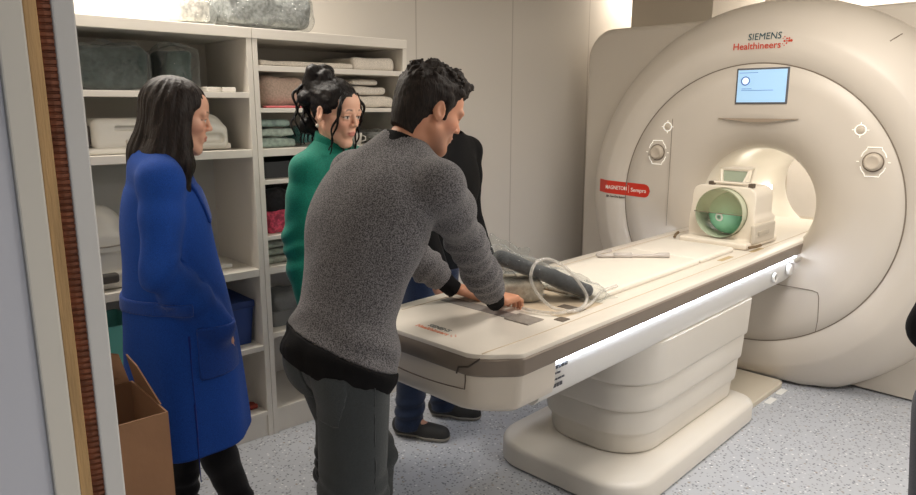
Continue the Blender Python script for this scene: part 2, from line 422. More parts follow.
# seams of the cover: the vertical step and the service flap under the table
sm = MB()
def seamline(pts, r=.0022):
    sm.tube([(x-.0006, y, z) for x, y, z in pts], r, 6)
FX = 4.0
seamline([(FX, 2.135, 1.53), (FX, 2.135, 1.3), (FX, 2.135, 1.0), (FX, 2.135, .86)], .0016)
seamline([(FX, y, .605) for y in np.linspace(2.0, 1.43, 6)]+[(FX, 1.235, .605), (FX, 1.205, .597), (FX, 1.197, .57), (FX, 1.190, .45), (FX, 1.195, .378)])
sm.obj('cover_seam', SEAM, sc)
ring = MB().tube([(FX+.0005, CY+.801*math.sin(t), CZ+.801*math.cos(t)) for t in np.linspace(0, 2*math.pi, 160, endpoint=False)], .0032, 6, closed=True)
ring.obj('ring_seam', SEAM, sc, smooth=True)
# tick on the outer shoulder
nch = MB().tube([(front_x(math.hypot(y-CY, z-CZ))-.001, y, z) for y, z in ((1.02, 1.925), (1.0, 1.945), (.985, 1.962))], .0032, 6).obj('cover_notch', SEAM, sc)
# screen
scr = MB().box((FX-.006, 1.462, 1.617), (FX+.004, 1.752, 1.815), .004).obj('display', mat('display_frame', (92, 92, 96), .4), sc)
MB().box((FX-.0075, 1.472, 1.627), (FX-.005, 1.742, 1.805)).obj('screen', glow('screen_blue', (150, 186, 216), .60), scr)
sw = glow('screen_white', (205, 226, 244), .9)
MB().tube([(FX-.0085, 1.697+.022*math.sin(t), 1.745+.022*math.cos(t)) for t in np.linspace(0, 2*math.pi, 32, endpoint=False)], .0035, 6, closed=True).obj('screen_icon', glow('screen_ring', (60, 92, 150), .5), scr)
MB().lathe([(0, .0185), (.001, .0185)], (FX-.0085, 1.697, 1.745), (-1, 0, 0), 28, True).obj('screen_icon', sw, scr)
SLN = glow('screen_line', (84, 124, 170), .5)
for a, b, z in ((1.54, 1.718, 1.691), (1.66, 1.716, 1.700), (1.63, 1.735, 1.788)): MB().box((FX-.0086, a, z), (FX-.0074, b, z+.003)).obj('screen_line', SLN, scr)
# slot under the screen, drawn like a shallow smile
m = MB(); N = 24; P0 = []; P1 = []
for k in range(N+1):
    s = k/N; y = 1.845-.45*s; P0.append((FX-.001, y, 1.537)); P1.append((FX-.006, y, 1.537-.020*math.sin(math.pi*s)**1.5-.002))
m.put(P0+P1, [[k, k+1, N+2+k, N+1+k] for k in range(N)])
m.put([(p[0]+.006, p[1], p[2]) for p in P0]+P1, [[k, k+1, N+2+k, N+1+k] for k in range(N)])
m.obj('display_slot', mat('slot_shadow', (150, 134, 116), .6), sc)
# logo lettering on the cover: fn maps flat text to the face (viewed from -x, right = -y)
def on_face(y0, z0, x=None):
    def fn(a, b, c):
        y = y0-a; z = z0+b; r = math.hypot(y-CY, z-CZ); return ((front_x(r) if x is None else x)-.0034-c, y, z)
    return fn
text('lettering', 'SIEMENS', .052, mat('logo_teal', (28, 74, 84), .5), sc, on_face(1.706, 1.967), 0., .180)
text('lettering', 'Healthineers', .052, mat('logo_orange', (206, 62, 32), .5), sc, on_face(1.788, 1.918), .0003, .262)
dots = MB(); 
for (a, b, q) in ((0, 0, .0075), (.017, .017, .0062), (.017, -.017, .0062), (.034, 0, .0085), (.017, 0, .005), (-.012, .02, .004), (0, .03, .0045), (-.012, -.02, .004), (0, -.032, .0045), (.05, 0, .0095), (.034, .018, .006)):
    dots.lathe([(0, q*.72), (.0015, q*.72)], (FX-.001, 1.505-a*.72, 1.952+b*.72), (-1, 0, 0), 12, True)
dots.obj('logo_dots', MATS['logo_orange'], sc)
# control knobs: small button over a large knob with bracket outline, left and right
LIT = glow('lit_ring', (250, 246, 236), .42); KN = mat('knob_grey', (196, 184, 168), .35)
for yb, zb, yk, zk in ((2.165, 1.48, 2.225, 1.32), (1.085, 1.485, 1.01, 1.325)):
    bt = MB().lathe([(0, .017), (.006, .017), (.008, .014), (.008, 0)], (FX+.001, yb, zb), (-1, 0, 0), 28).obj('button', KN, sc, smooth=True)
    MB().tube([(FX-.002, yb+.026*math.sin(t), zb+.026*math.cos(t)) for t in np.linspace(0, 2*math.pi, 32, endpoint=False)], .0028, 6, closed=True).obj('lit_ring', LIT, bt)
    for a in (0, 90, 180, 270):
        t = math.radians(a); d = (math.sin(t), math.cos(t))
        MB().tube([(FX-.002, yb+d[0]*.028, zb+d[1]*.028), (FX-.002, yb+d[0]*.04, zb+d[1]*.04)], .002, 6).obj('lit_tick', LIT, bt)
    kn = MB().lathe([(0, .045), (.010, .045), (.022, .041), (.030, .037), (.033, .031), (.030, .026), (.030, 0)], (FX+.001, yk, zk), (-1, 0, 0), 36).obj('knob', KN, sc, smooth=True)
    MB().tube([(FX-.003, yk+.048*math.sin(t), zk+.048*math.cos(t)) for t in np.linspace(0, 2*math.pi, 40, endpoint=False)], .003, 6, closed=True).obj('knob_ring', mat('knob_ring', (120, 108, 94), .4), kn)
    for s in (1, -1):
        MB().tube([(FX-.002, yk+a, zk+s*b) for a, b in ((.058, .025), (.050, .046), (.036, .062), (.033, .074), (-.033, .074), (-.036, .062), (-.050, .046), (-.058, .025))], .0022, 6).obj('knob_bracket', LIT, kn)
        MB().tube([(FX-.002, yk+s*.066, zk), (FX-.002, yk+s*.078, zk)], .002, 6).obj('lit_tick', LIT, kn)
# red product band wrapping over the shoulder of the cover
RED = mat('label_red', (206, 50, 30), .4); m = MB(); ny, nz = 40, 6; V = []
for i in range(ny+1):
    y = 2.675-(2.675-2.262)*i/ny
    hh = .043 if y > 2.305 else math.sqrt(max(0, .043**2-(2.305-y)**2))
    for j in range(nz+1):
        z = 1.075-(2.645-y)*.02-hh+2*hh*j/nz; V.append((front_x(math.hypot(y-CY, z-CZ))-.0022, y, z))
m.put(V, [[i*(nz+1)+j, (i+1)*(nz+1)+j, (i+1)*(nz+1)+j+1, i*(nz+1)+j+1] for i in range(ny) for j in range(nz)])
red = m.obj('product_label', RED, sc)
LW = mat('label_white', (244, 236, 226), .5)
text('lettering', 'MAGNETOM', .036, LW, red, on_face(2.565, 1.060, None) if False else (lambda a, b, c: (front_x(math.hypot(2.600-a-CY, 1.062+b-CZ))-.0035-c, 2.600-a, 1.060+b)), .0003, .165)
text('lettering', 'Sempra', .036, LW, red, (lambda a, b, c: (front_x(math.hypot(2.402-a-CY, 1.058+b-CZ))-.0035-c, 2.402-a, 1.056+b)), .0003, .112)
MB().box((FX-.0035, 2.4175, 1.045), (FX-.002, 2.419, 1.095)).obj('label_divider', LW, red)
text('lettering', 'A Tim+Dot System', .020, mat('label_black', (52, 44, 40), .6), sc, on_face(2.575, 1.006), .0002, .135)
text('lettering', 'A', .024, MATS['label_black'], sc, on_face(2.590, 1.005), .001)
# lamp inside the bore
MB().box((5.02, 1.935, .99), (5.16, 1.947, 1.045), .004).obj('bore_lamp', glow('bore_lamp', (255, 250, 238), 9), sc)
# small red button on the outer right shoulder is just outside; docking plate on the floor
dock = MB().loft([rrect(3.56, 4.03, 1.345, 1.935, .03, 4, z) for z in (0.001, .026)]+[rrect(3.565, 4.03, 1.35, 1.93, .03, 4, .031)])
tag(autosmooth(dock.obj('docking_plate', mat('dock_beige', (206, 196, 178), .5), None, (3.84, 1.64, 0), rz=MR)), 'low beige floor plate between table base and scanner', 'floor plate')
for k, (x, y) in enumerate(((3.76, 1.315), (3.93, 1.32))):
    tag(MB().box((x-.05, y-.018, .0005), (x+.05, y+.018, .003), .001).obj('tape_strip', mat('white_tape', (235, 235, 232), .5), None, (x, y, 0), rz=MR), ('white tape strip on the floor beside the docking plate, nearer the table base', 'white tape strip on the floor beside the docking plate, nearer the scanner')[k], 'tape')
# ------------------------------------------------------------------ patient table
TC = mat('table_cream', (229, 221, 209), .32, .006, 3); BAND = mat('table_band', (132, 120, 108), .45, .02, 6); FAS = mat('table_fascia', (226, 224, 220), .35)
PED = mat('pedestal_cream', (222, 216, 206), .4, .006, 3)
tb = empty('patient_table', 'long cream patient table on a stepped pedestal sliding into the scanner', 'patient table', (2.9, 1.65, 0), MR)
tb.rotation_euler.z = MR+TD
Y0, Y1 = 1.312, 1.998; X0, X1 = 1.41, 4.9
def plan(i, z, x1=X1, r=.15): return rrect(X0+i, x1, Y0+i, Y1-i, .01, 8, z, rl=r-i*.5)
def planx(i, z, x1, rf=.13, x0=X0):
    return [(x+.085*abs((y-1.65)/.345)**2.2*max(0, min(1, (x0+.16-x)/.12)), y, z) for x, y, z in rrect(x0+i, x1, Y0+i, Y1-i, .01, 10, z, rl=rf)]
MB().loft([planx(.004, .832, X1), planx(0, .846, X1), planx(.004, .856, X1), planx(.014, .8605, X1), planx(.05, .8615, X1)]).obj('table_top', TC, tb)
autosmooth(tb.children[0], 40)
b = MB().loft([planx(.006, .782, X1), planx(-.003, .790, X1), planx(-.004, .838, X1), planx(.004, .8465, X1)]); autosmooth(b.obj('edge_band', BAND, tb), 40)
e = MB().loft([planx(.10, .650, 1.74, .13), planx(.045, .652, 1.74, .14), planx(.018, .672, 1.74, .13), planx(.010, .70, 1.74, .13), planx(.006, .784, 1.74, .13)])
end = autosmooth(e.obj('end_cover', mat('end_cover_cream', (222, 212, 198), .36), tb), 40)
s2 = MB(); bow = lambda y: .085*abs((y-1.65)/.345)**2.2
s2.tube([(X0+.0065+bow(y), y, .735) for y in np.linspace(1.93, 1.47, 12)]+[(X0+.0065+bow(1.455), 1.455, .735), (X0+.0065+bow(1.452), 1.452, .765), (X0+.0035+bow(1.45), 1.45, .785)], .002, 6)
s2.obj('cover_seam', mat('seam_brown', (92, 76, 62), .6), end)
nt = MB(); nt.tube([(X0-.0045+bow(y)+e, y, z) for y, z, e in ((1.40, .846, .004), (1.412, .835, .0005), (1.435, .815, 0), (1.468, .808, 0), (1.475, .787, .001))], .003, 6); nt.obj('band_joint', mat('joint_dark', (70, 62, 54), .6), tb)
tl = MB(); tl.tube([(X0+.008+bow(1.40), 1.40, .8603)]+[(1.44+.33*s, 1.40-.012*math.sin(s*1.5), .8618) for s in np.linspace(.1, 1, 8)]+[(x, 1.388, .8618) for x in np.linspace(1.8, 4.8, 8)], .0016, 5); tl.obj('rail_seam', mat('rail_seam', (196, 176, 150), .6), tb)
tl = MB(); tl.tube([(x, 1.925, .8618) for x in np.linspace(1.6, 4.8, 8)], .0016, 5); tl.obj('rail_seam', MATS['rail_seam'], tb)
for sgn, nm in ((-1, 'near'), (1, 'far')):
    yo = Y0+.018 if sgn < 0 else Y1-.018; f = MB(); R = []
    pr = [(0, .785), (0, .772), (.004*sgn*-1, .70), (-sgn*.012, .655), (-sgn*.03, .636), (-sgn*.08, .630), (-sgn*.09, .785)]
    for x, tz in ((1.705, 0), (3.60, 0), (3.98, 0), (4.06, .02)): R.append([(x+(.785-z)*(-.25 if x < 2 else .0), yo+dy, z+(tz if z < .7 else 0)) for dy, z in pr])
    fo = autosmooth(f.loft(R).obj('side_fascia', FAS, tb), 40)
    MB().box((1.72, yo+sgn*.004-.003, .7725), (4.03, yo+sgn*.004+.003, .7805)).obj('led_strip', glow('led_white', (225, 236, 255), 26.0), fo)
core = MB().box((1.6, 1.42, .64), (4.1, 1.88, .84)).obj('frame_core', PED, tb)
# fascia details near the bore: oval grip hole, knob, release lever
MB().lathe([(0, .028), (.012, .028), (.014, .022), (.006, .018), (-.004, .018)], (3.72, 1.3285, .705), (0, -1, 0), 24).obj('grip_ring', FAS, tb, smooth=True)
MB().lathe([(0, .0175), (.006, .0165), (.006, 0)], (3.72, 1.3285, .705), (0, -1, 0), 20).obj('grip_recess', mat('recess_dark', (110, 100, 90), .6), tb)
MB().lathe([(0, .034), (.016, .032), (.020, .026), (.020, 0)], (3.93, 1.3285, .715), (0, -1, 0), 24).obj('release_knob', FAS, tb, smooth=True)
MB().box((3.93, 1.295, .752), (4.06, 1.325, .776), .006).obj('release_lever', mat('lever_grey', (176, 170, 162), .4), tb)
# printed symbols at the foot end of the fascia
sy = MB(); rnd = random.Random(3)
for r, (x0, n, h) in enumerate(((1.735, 5, .011), (1.735, 3, .006), (1.735, 4, .006), (1.735, 3, .012))):
    z = .754-r*.021; x = x0
    for k in range(n): 
        wd = rnd.uniform(.006, .018); sy.box((x, 1.3272, z-h/2), (x+wd, 1.3296, z+h/2)); x += wd+.005
sy.obj('rating_symbols', mat('print_dark', (74, 74, 78), .6), tb)
# logo on the foot end of the table top, read from the foot end
SL = mat('faded_teal', (130, 132, 128), .6); SO = mat('faded_orange', (226, 150, 120), .6)
on_top = lambda x0, y0: (lambda a, b, c: (x0+b, y0-a, .8620+c))
text('lettering', 'SIEMENS', .030, SL, tb, on_top(1.535, 1.72), .0006, .10); text('lettering', 'Healthineers', .030, SO, tb, on_top(1.505, 1.75), .0004, .15)
dt = MB()
for a, b2 in ((0, 0), (.01, .01), (.01, -.01), (.02, 0)): dt.box((1.515+b2, 1.585-a, .8618), (1.520+b2, 1.59-a, .8625))
dt.obj('logo_dots', SO, tb)
# connector field at the foot end
GP = mat('connector_grey', (150, 142, 134), .6, .05, 40, .4, 160)
MB().box((1.79, 1.50, .8600), (1.85, 1.915, .8632), .001).obj('strap_strip', mat('strap_grey', (140, 134, 130), .6, .04, 30), tb)
MB().box((1.775, 1.468, .8600), (1.865, 1.578, .8655), .002).obj('connector_cover', GP, tb)
MB().box((1.93, 1.43, .8600), (2.19, 1.88, .8626), .001).obj('connector_bed', mat('bed_tan', (206, 188, 164), .5), tb)
MB().box((1.95, 1.66, .8620), (2.14, 1.86, .8650), .004).obj('socket_plate', mat('socket_grey', (156, 148, 140), .5), tb)
MB().box((1.89, 1.405, .8600), (1.935, 1.445, .8645), .002).obj('latch', mat('latch_dark', (104, 94, 84), .5), tb)
MB().box((2.03, 1.43, .8620), (2.075, 1.53, .8645), .002).obj('latch', MATS['latch_dark'], tb)
# pedestal with stepped tiers, and its base slab
def tier(z, hw, fr, x0, x1): return rrect(x0, x1, 1.65-hw, 1.65+hw, .05, 10, z, rl=fr)
R = []
for z0, z1, h0, h1, a, q in ((.112, .205, .262, .268, 2.42, 3.43), (.205, .325, .280, .286, 2.40, 3.45), (.325, .455, .296, .302, 2.385, 3.465), (.455, .648, .312, .318, 2.37, 3.48)):
    R += [tier(z0, h0-.012, .20, a+.012, q-.01), tier(z0+.008, h0-.002, .20, a+.002, q-.002), tier(z0+.02, h0, .2, a, q), tier(z1-.003, h1, .2, a-.004, q+.004)]
autosmooth(MB().loft(R).obj('pedestal', PED, tb), 55)
R = [rrect(2.20-o, 3.52+o, 1.272-o, 2.028+o, .12, 8, z, rl=.19) for z, o in ((.004, -.01), (.010, 0), (.085, 0), (.100, -.006), (.108, -.02), (.113, -.07))]
autosmooth(MB().loft(R).obj('base_slab', PED, tb), 40)
def turn(o):
    """things lying on the table share its slight turn about (2.9, 1.65)"""
    P = None; d = o.matrix_basis.to_translation()-Vector((tb.location.x, tb.location.y, 0))
    d = Matrix.Rotation(TD, 3, 'Z')@d; o.location = (tb.location.x+d.x, tb.location.y+d.y, d.z); o.rotation_euler.z = MR+TD; return o
# mattress pads
CU = mat('pad_cream', (236, 229, 217), .55, .01, 6, .15, 40)
def pad(x0, x1, lab, y0=1.462, y1=1.852, z0=.8625, z1=.886):
    R = [rrect(x0+o, x1-o, y0+o, y1-o, .02, 5, z) for z, o in ((z0, .004), (z0+.006, 0), (z1-.007, 0), (z1-.002, .003), (z1, .012))]
    tag(turn(autosmooth(MB().loft(R).obj('table_pad', CU, None, ((x0+x1)/2, 1.657, z0), rz=MR), 50)), lab, 'mattress')
pad(2.20, 3.10, 'cream table pad nearest the foot end, behind the bagged grey roll')
pad(3.105, 3.50, 'short cream table pad just in front of the head coil')
MB().box((2.195, 1.60, .8626), (2.199, 1.84, .868)).obj('pad_edge_strip', mat('velcro_brown', (122, 100, 72), .8), tb)
tr = mat('trim_tan', (190, 168, 130), .6)
for x, y in ((3.30, 1.425), (3.62, 1.395)): MB().box((x-.07, y-.013, .8612), (x+.07, y+.013, .8632), .001).obj('strap_slot', tr, tb)
# clear plastic clip lying on the pad
cl = MB(); cl.tube([(2.78, 1.83, .896), (2.82, 1.80, .896), (2.90, 1.72, .896), (2.97, 1.64, .896), (2.985, 1.622, .899), (3.02, 1.585, .899)], [.008, .008, .008, .008, .0125, .0125], 10)
cl.tube([(2.78, 1.83, .896), (2.80, 1.85, .896), (2.86, 1.862, .896), (2.93, 1.85, .896)], .007, 8); cl.tube([(2.84, 1.78, .897), (2.90, 1.72, .897)], .0135, 10)
tag(turn(cl.obj('positioning_clip', mat('frosted_plastic', (196, 188, 182), .25), None, (2.9, 1.72, .886), True, rz=MR)), 'small translucent plastic clip lying on the table pad', 'clip')
# ------------------------------------------------------------------ head coil
hc = empty('head_coil', 'cream head coil with round opening standing at the bore end of the table', 'head coil', (3.80, 1.64, .862), MR)
HC = mat('coil_cream', (236, 226, 210), .35, .008, 4)
F = Field((3.52, 1.40, .85), (4.06, 1.88, 1.24), .004)
F.add(rbx((3.77, 1.63, 1.03), (.17, .178, .150), .055), k=1e-7); F.add(rbx((3.80, 1.63, .95), (.15, .186, .08), .03), k=.02); F.half((3.60, 0, 0), (1, 0, -.06)); F.half((3.95, 0, 0), (-1, 0, 0))
F.add(rbx((3.77, 1.63, .880), (.21, .19, .017), .01), k=.01)
F.sub(cone((3.45, 1.625, 1.035), (3.90, 1.625, 1.035), .133), k=.008)
for y in (1.805, 1.455): F.sub(rbx((3.60, y, 1.115), (.06, .022, .045), .015), k=.012)
V, Q = F.mesh(2); Rm = None; mk('coil_shell', V, Q, HC, hc)
# grey see-through inner former and side cable guide
MB().lathe([(-.02, .1315), (.22, .1315)], (3.63, 1.625, 1.035), (1, 0, 0), 40).obj('coil_liner', mat('liner_sage', (190, 194, 170), .4), hc, smooth=True)
vz = MB(); vz.loft([[(3.612, 1.625+.1305*math.cos(t), 1.040+.1305*math.sin(t)) for t in np.linspace(0, math.pi, 24)], [(3.616, 1.625+.1305*math.cos(t), 1.040+.1305*math.sin(t)) for t in np.linspace(0, math.pi, 24)]])
vz.obj('upper_visor', clear('olive_visor', (176, 180, 142), .62, .25, 6, .05), hc)
MB().box((3.598, 1.492, 1.036), (3.606, 1.758, 1.040)).obj('split_line', mat('split_olive', (120, 112, 92), .6), hc)
MB().box((3.62, 1.425, .885), (3.90, 1.452, .990), .01).obj('latch_block', mat('coil_side_grey', (204, 194, 178), .4), hc)
MB().box((3.66, 1.418, .93), (3.80, 1.428, .955), .004).obj('side_lever', mat('coil_lever', (186, 176, 160), .4), hc)
MB().tube([(3.55, 1.42, .884), (3.60, 1.405, .884), (3.66, 1.405, .884)], .008, 8).obj('cable_plug', mat('plug_brown', (112, 92, 66), .5), hc)
MB().tube([(3.56, 1.845, .884), (3.60, 1.86, .89), (3.63, 1.86, .9)], .008, 8).obj('cable_plug', MATS['plug_brown'], hc)
mh = MB().loft([[(3.72, 1.52, 1.262), (3.72, 1.675, 1.262), (3.83, 1.655, 1.268), (3.83, 1.54, 1.268)], [(3.715, 1.515, 1.272), (3.715, 1.68, 1.272), (3.835, 1.66, 1.278), (3.835, 1.535, 1.278)]]).obj('mirror_hood', HC, hc)
MB().put([(3.725, 1.53, 1.260), (3.725, 1.665, 1.260), (3.70, 1.650, 1.205), (3.70, 1.545, 1.205)], [[0, 1, 2, 3]]).obj('mirror', mat('mirror_glass', (150, 160, 140), .25), mh)
st = MB()
for a, b2 in (((3.72, 1.522, 1.264), (3.695, 1.535, 1.198)), ((3.72, 1.673, 1.264), (3.695, 1.66, 1.198)), ((3.83, 1.54, 1.268), (3.82, 1.55, 1.19)), ((3.83, 1.655, 1.268), (3.82, 1.645, 1.19)), ((3.695, 1.50, 1.196), (3.695, 1.70, 1.196)), ((3.82, 1.52, 1.186), (3.82, 1.68, 1.186))): st.tube([a, b2], .0065, 8)
st.obj('mirror_frame', HC, mh)
for y in (1.492, 1.712): MB().box((3.68, y-.014, 1.178), (3.715, y+.014, 1.200), .004).obj('mirror_clamp', mat('clamp_dark', (92, 80, 66), .5), mh)
ph = empty('phantom_sphere', 'green spherical test phantom resting inside the head coil', 'test sphere', (3.76, 1.63, .90), MR)
o = MB().lathe([(-.117*math.cos(t), .117*math.sin(t)+1e-4) for t in np.linspace(0, math.pi, 32)], (3.75, 1.616, 1.026), (0, 0, 1), 48).obj('sphere', mat('phantom_green', (150, 218, 186), .22, .03, 5), ph, smooth=True)
c0 = nrm((-1, .13, -.12)); 
def sphere_disc(r0, r1, nm, m2, lift=.1185, n=28):
    a = nrm(np.cross(c0, (0, 0, 1))); b3 = np.cross(a, c0); P = []
    for r in (r0, r1):
        for k in range(n):
            t = 2*math.pi*k/n; P.append(np.array((3.75, 1.616, 1.026))+nrm(c0*.12+a*r*math.cos(t)+b3*r*math.sin(t))*lift)
    mk(nm, P, [[k, (k+1) % n, n+(k+1) % n, n+k] for k in range(n)], m2, ph)
sphere_disc(.013, .024, 'filler_ring', mat('filler_white', (232, 240, 232), .4)); sphere_disc(.001, .007, 'filler_cap', mat('filler_grey', (120, 140, 130), .5))
# ------------------------------------------------------------------ people
SKIN = None
def skin_mat(name):
    t = NT(name); a = t.n('ShaderNodeVertexColor'); a.layer_name = 'col'; t.l(a.outputs[0], t.b.inputs['Base Color'])
    t.b.inputs['Roughness'].default_value = .48; t.b.inputs['Subsurface Weight'].default_value = .08; t.b.inputs['Subsurface Radius'].default_value = (.012, .005, .003)
    return t.m
SKIN = skin_mat('skin')
def head_prims(F, c, R, female=True):
    """face at +x, left +y, up +z in head coordinates"""
    W = lambda x, y, z: np.array(c)+R@np.array((x, y, z)); E = lambda p, r: ell(W(*p), r, R); C = lambda a, b, ra, rb=None: cone(W(*a), W(*b), ra, rb)
    j = .88 if female else 1.06
    F.add(E((-.012, 0, .040), (.098, .075, .084)), k=.01)
    F.add(E((-.045, 0, -.005), (.062, .060, .062)), k=.03)
    F.add(E((.030, 0, -.025), (.058, .058*j, .078)), k=.03)
    F.add(E((.038, 0, .045), (.054, .058, .046)), k=.02)
    for s in (1, -1): F.add(C((.005, s*.050*j, -.055), (.066, s*.014*j, -.100), .017, .017), E((.056, s*.040, -.022), (.026, .020, .020)), k=.022)
    F.add(C((.070, -.008*j, -.102), (.070, .008*j, -.102), .014 if female else .017), k=.02)
    for s in (1, -1): F.add(C((.080, s*.046, .021), (.0875, s*.014, .023), .0075 if female else .010), k=.014)
    for s in (1, -1): F.sub(E((.098, s*.032, .002), (.0145, .0185, .0115)), k=.011)
    for s in (1, -1): F.add(E((.0760, s*.032, .002), (.0130, .0155, .0125)), k=.002)
    for s in (1, -1): F.add(C((.0815, s*.046, .0085), (.0885, s*.022, .0105), .0042), C((.0815, s*.044, -.0060), (.0865, s*.022, -.0065), .0032), k=.004)
    F.add(C((.087, 0, .016), (.1035 if female else .107, 0, -.020), .0072, .0080 if female else .010), k=.009)
    F.add(E((.1055 if female else .109, 0, -.0245), (.0095, .0085 if female else .010, .0085)), k=.007)
    for s in (1, -1): F.add(E((.0965, s*.0112, -.0275), (.0100, .0068, .0068)), k=.005)
    F.add(E((.080, 0, -.057), (.0130, .029, .024)), k=.016)
    F.add(E((.0935, 0, -.0545), (.0072, .0195, .0048)), k=.005); F.add(E((.0920, 0, -.0655), (.0075, .0165, .0056)), k=.005)
    F.sub(C((.1015, -.018, -.0600), (.1015, .018, -.0600), .0022), k=.003)
    for s in (1, -1):
        F.add(ell(W(-.010, s*.077, -.004), (.019, .008, .033), R@rot(-s*-18, -12)), k=.006)
        F.sub(ell(W(-.006, s*.085, 0), (.010, .006, .018), R@rot(s*18, -12)), k=.004)
def head_color(P, c, R, base, lip, brow, iris=(70, 48, 34), stubble=0.):
    """true colours of the face: lips, brows, lash line, iris, stubble"""
    q = (P-np.array(c))@R; x, y, z = q.T; b = np.array(lin(base)[:3]); C = np.tile(b, (len(P), 1))
    def mix(m, col): 
        m = np.clip(m, 0, 1)[:, None]; C[:] = C*(1-m)+np.array(lin(col)[:3])*m
    near = (x > -.03) & (np.abs(y) < .1) & (z > -.13) & (z < .14)
    sm = lambda d, w: np.clip(.5-d/w, 0, 1)*near
    ay = np.abs(y)
    mix(sm(np.sqrt(((ay-.042)/.026)**2+((z+.028)/.020)**2)-1, .9)*(x > .03)*.22, (206, 110, 92))
    if stubble: mix((sm(z+.045, .03)*np.clip((x+.005)/.04, 0, 1)*np.clip((z+.135)/.03, 0, 1)*stubble), (92, 72, 62))
    if lip is not None: mix(sm(np.sqrt((y/.0215)**2+((z+.0602)/.0098)**2)-1, .35)*(x > .08)*.8, lip)
    bz = .0285+.16*(ay-.014)-3.2*np.maximum(ay-.032, 0)**1.35
    mix(sm(np.abs(z-bz)-.0024*(1.25-np.clip((ay-.02)/.04, 0, 1)), .0022)*sm(np.abs(ay-.032)-.0155, .006)*(x > .062)*.85, brow)
    e = np.sqrt(((ay-.032)/.0140)**2+((z-.0015)/.0062)**2)
    mix(sm(e-1, .2)*(x > .074), (216, 208, 200))
    d = np.sqrt((ay-.032)**2+(z-.0015)**2); mix(sm(e-1, .2)*sm(d-.0058, .0012)*(x > .076), iris); mix(sm(e-1, .2)*sm(d-.0028, .001)*(x > .076), (16, 14, 14))
    mix(sm(np.abs(z-(.0076-26*(ay-.032)**2))-.0014, .0012)*sm(ay-.032-.0165, .003)*sm(.032-ay-.0150, .003)*(x > .07), (34, 24, 20))
    return C
def hand(F, wr, d, n, side, curl=.5, spread=.06, ts=1., r=1.):
    """wr wrist, d finger direction, n palm normal, side +1 puts the thumb along n x d"""
    d = nrm(d); n = nrm(np.array(n)-d*(np.array(n)@d)); s = np.cross(n, d)*side; wr = np.array(wr)
    F.add(cone(wr, wr+d*.03, .026*r, .028*r, n, 1.35), k=.012)
    F.add(rbx(wr+d*.055*r, (.044*r, .040*r, .0135*r), .0125*r, np.stack([d, s, n], 1)), k=.014)
    for k, (o, L) in enumerate(((.029, .074), (.010, .082), (-.010, .077), (-.028, .060))):
        a = wr+d*.093*r+s*o*r; di = nrm(d+s*spread*(o/.03)); R0 = .0088*r if k < 3 else .0078*r; t = 0
        F.add(cone(a-d*.03*r, a, R0, R0*1.08), k=.006)
        for j, (fr, cu) in enumerate(((.46, .55), (.30, 1.0), (.24, .7))):
            t += curl*cu; v = nrm(di*math.cos(t)+n*math.sin(t)); b2 = a+v*L*fr*r
            F.add(cone(a, b2, R0*(1-.06*j), R0*(.95-.08*j)), k=.0025); a = b2
    a = wr+d*.022*r+s*.026*r+n*.006; v1 = nrm(d*.72+s*.62+n*.25); v2 = nrm(d*.93+s*.22+n*.28)
    b2 = a+v1*.040*r*ts; c2 = b2+v2*.032*r*ts; e2 = c2+nrm(v2*.9+n*.35)*.024*r*ts
    F.add(cone(a, b2, .0145*r, .0118*r), k=.010); F.add(cone(b2, c2, .0112*r, .0100*r), k=.004); F.add(cone(c2, e2, .0100*r, .0085*r), k=.003)
def spine_frame(a, b, left): 
    u = nrm(np.array(b)-np.array(a)); l = np.array(left, float); l = nrm(l-u*(l@u)); return np.stack([np.cross(l, u), l, u], 1)
def torso(F, J, off=0., sc=(1, 1, 1), k=.05, arms=True):
    Ls, Rs, Lh, Rh = J['Ls'], J['Rs'], J['Lh'], J['Rh']; pe, ch, nk = J['pelvis'], J['chest'], J['neck']
    Rp = spine_frame(pe, ch, Lh-Rh); Rc = spine_frame(pe, nk, Ls-Rs); hw = np.linalg.norm(Ls-Rs)/2; pw = np.linalg.norm(Lh-Rh)/2
    a, b, c = sc
    F.add(ell(pe, (.108*a+off, (pw+.068)*b+off, .125+off), Rp), k=k)
    F.add(ell(pe+(ch-pe)*.48, (.098*a+off, .138*b+off, .17+off), spine_frame(pe, ch, (Lh-Rh)+(Ls-Rs))), k=k)
    F.add(ell(ch, (.112*a+off, (hw-.022)*b+off, .19+off), Rc), k=k)
    m = (Ls+Rs)/2
    F.add(cone(Ls, nk-(nk-m)*.2, .050+off, .050+off), cone(Rs, nk-(nk-m)*.2, .050+off, .050+off), k=k)
def limb(F, P, r, off=0., k=.02, **kw):
    for i in range(len(P)-1): F.add(cone(P[i], P[i+1], r[i]+off, r[i+1]+off, **kw), k=k if i else k)
ARM = (.050, .039, .026); LEG = (.078, .054, .036)
def mid(a, b, t=.5): return np.array(a)*(1-t)+np.array(b)*t
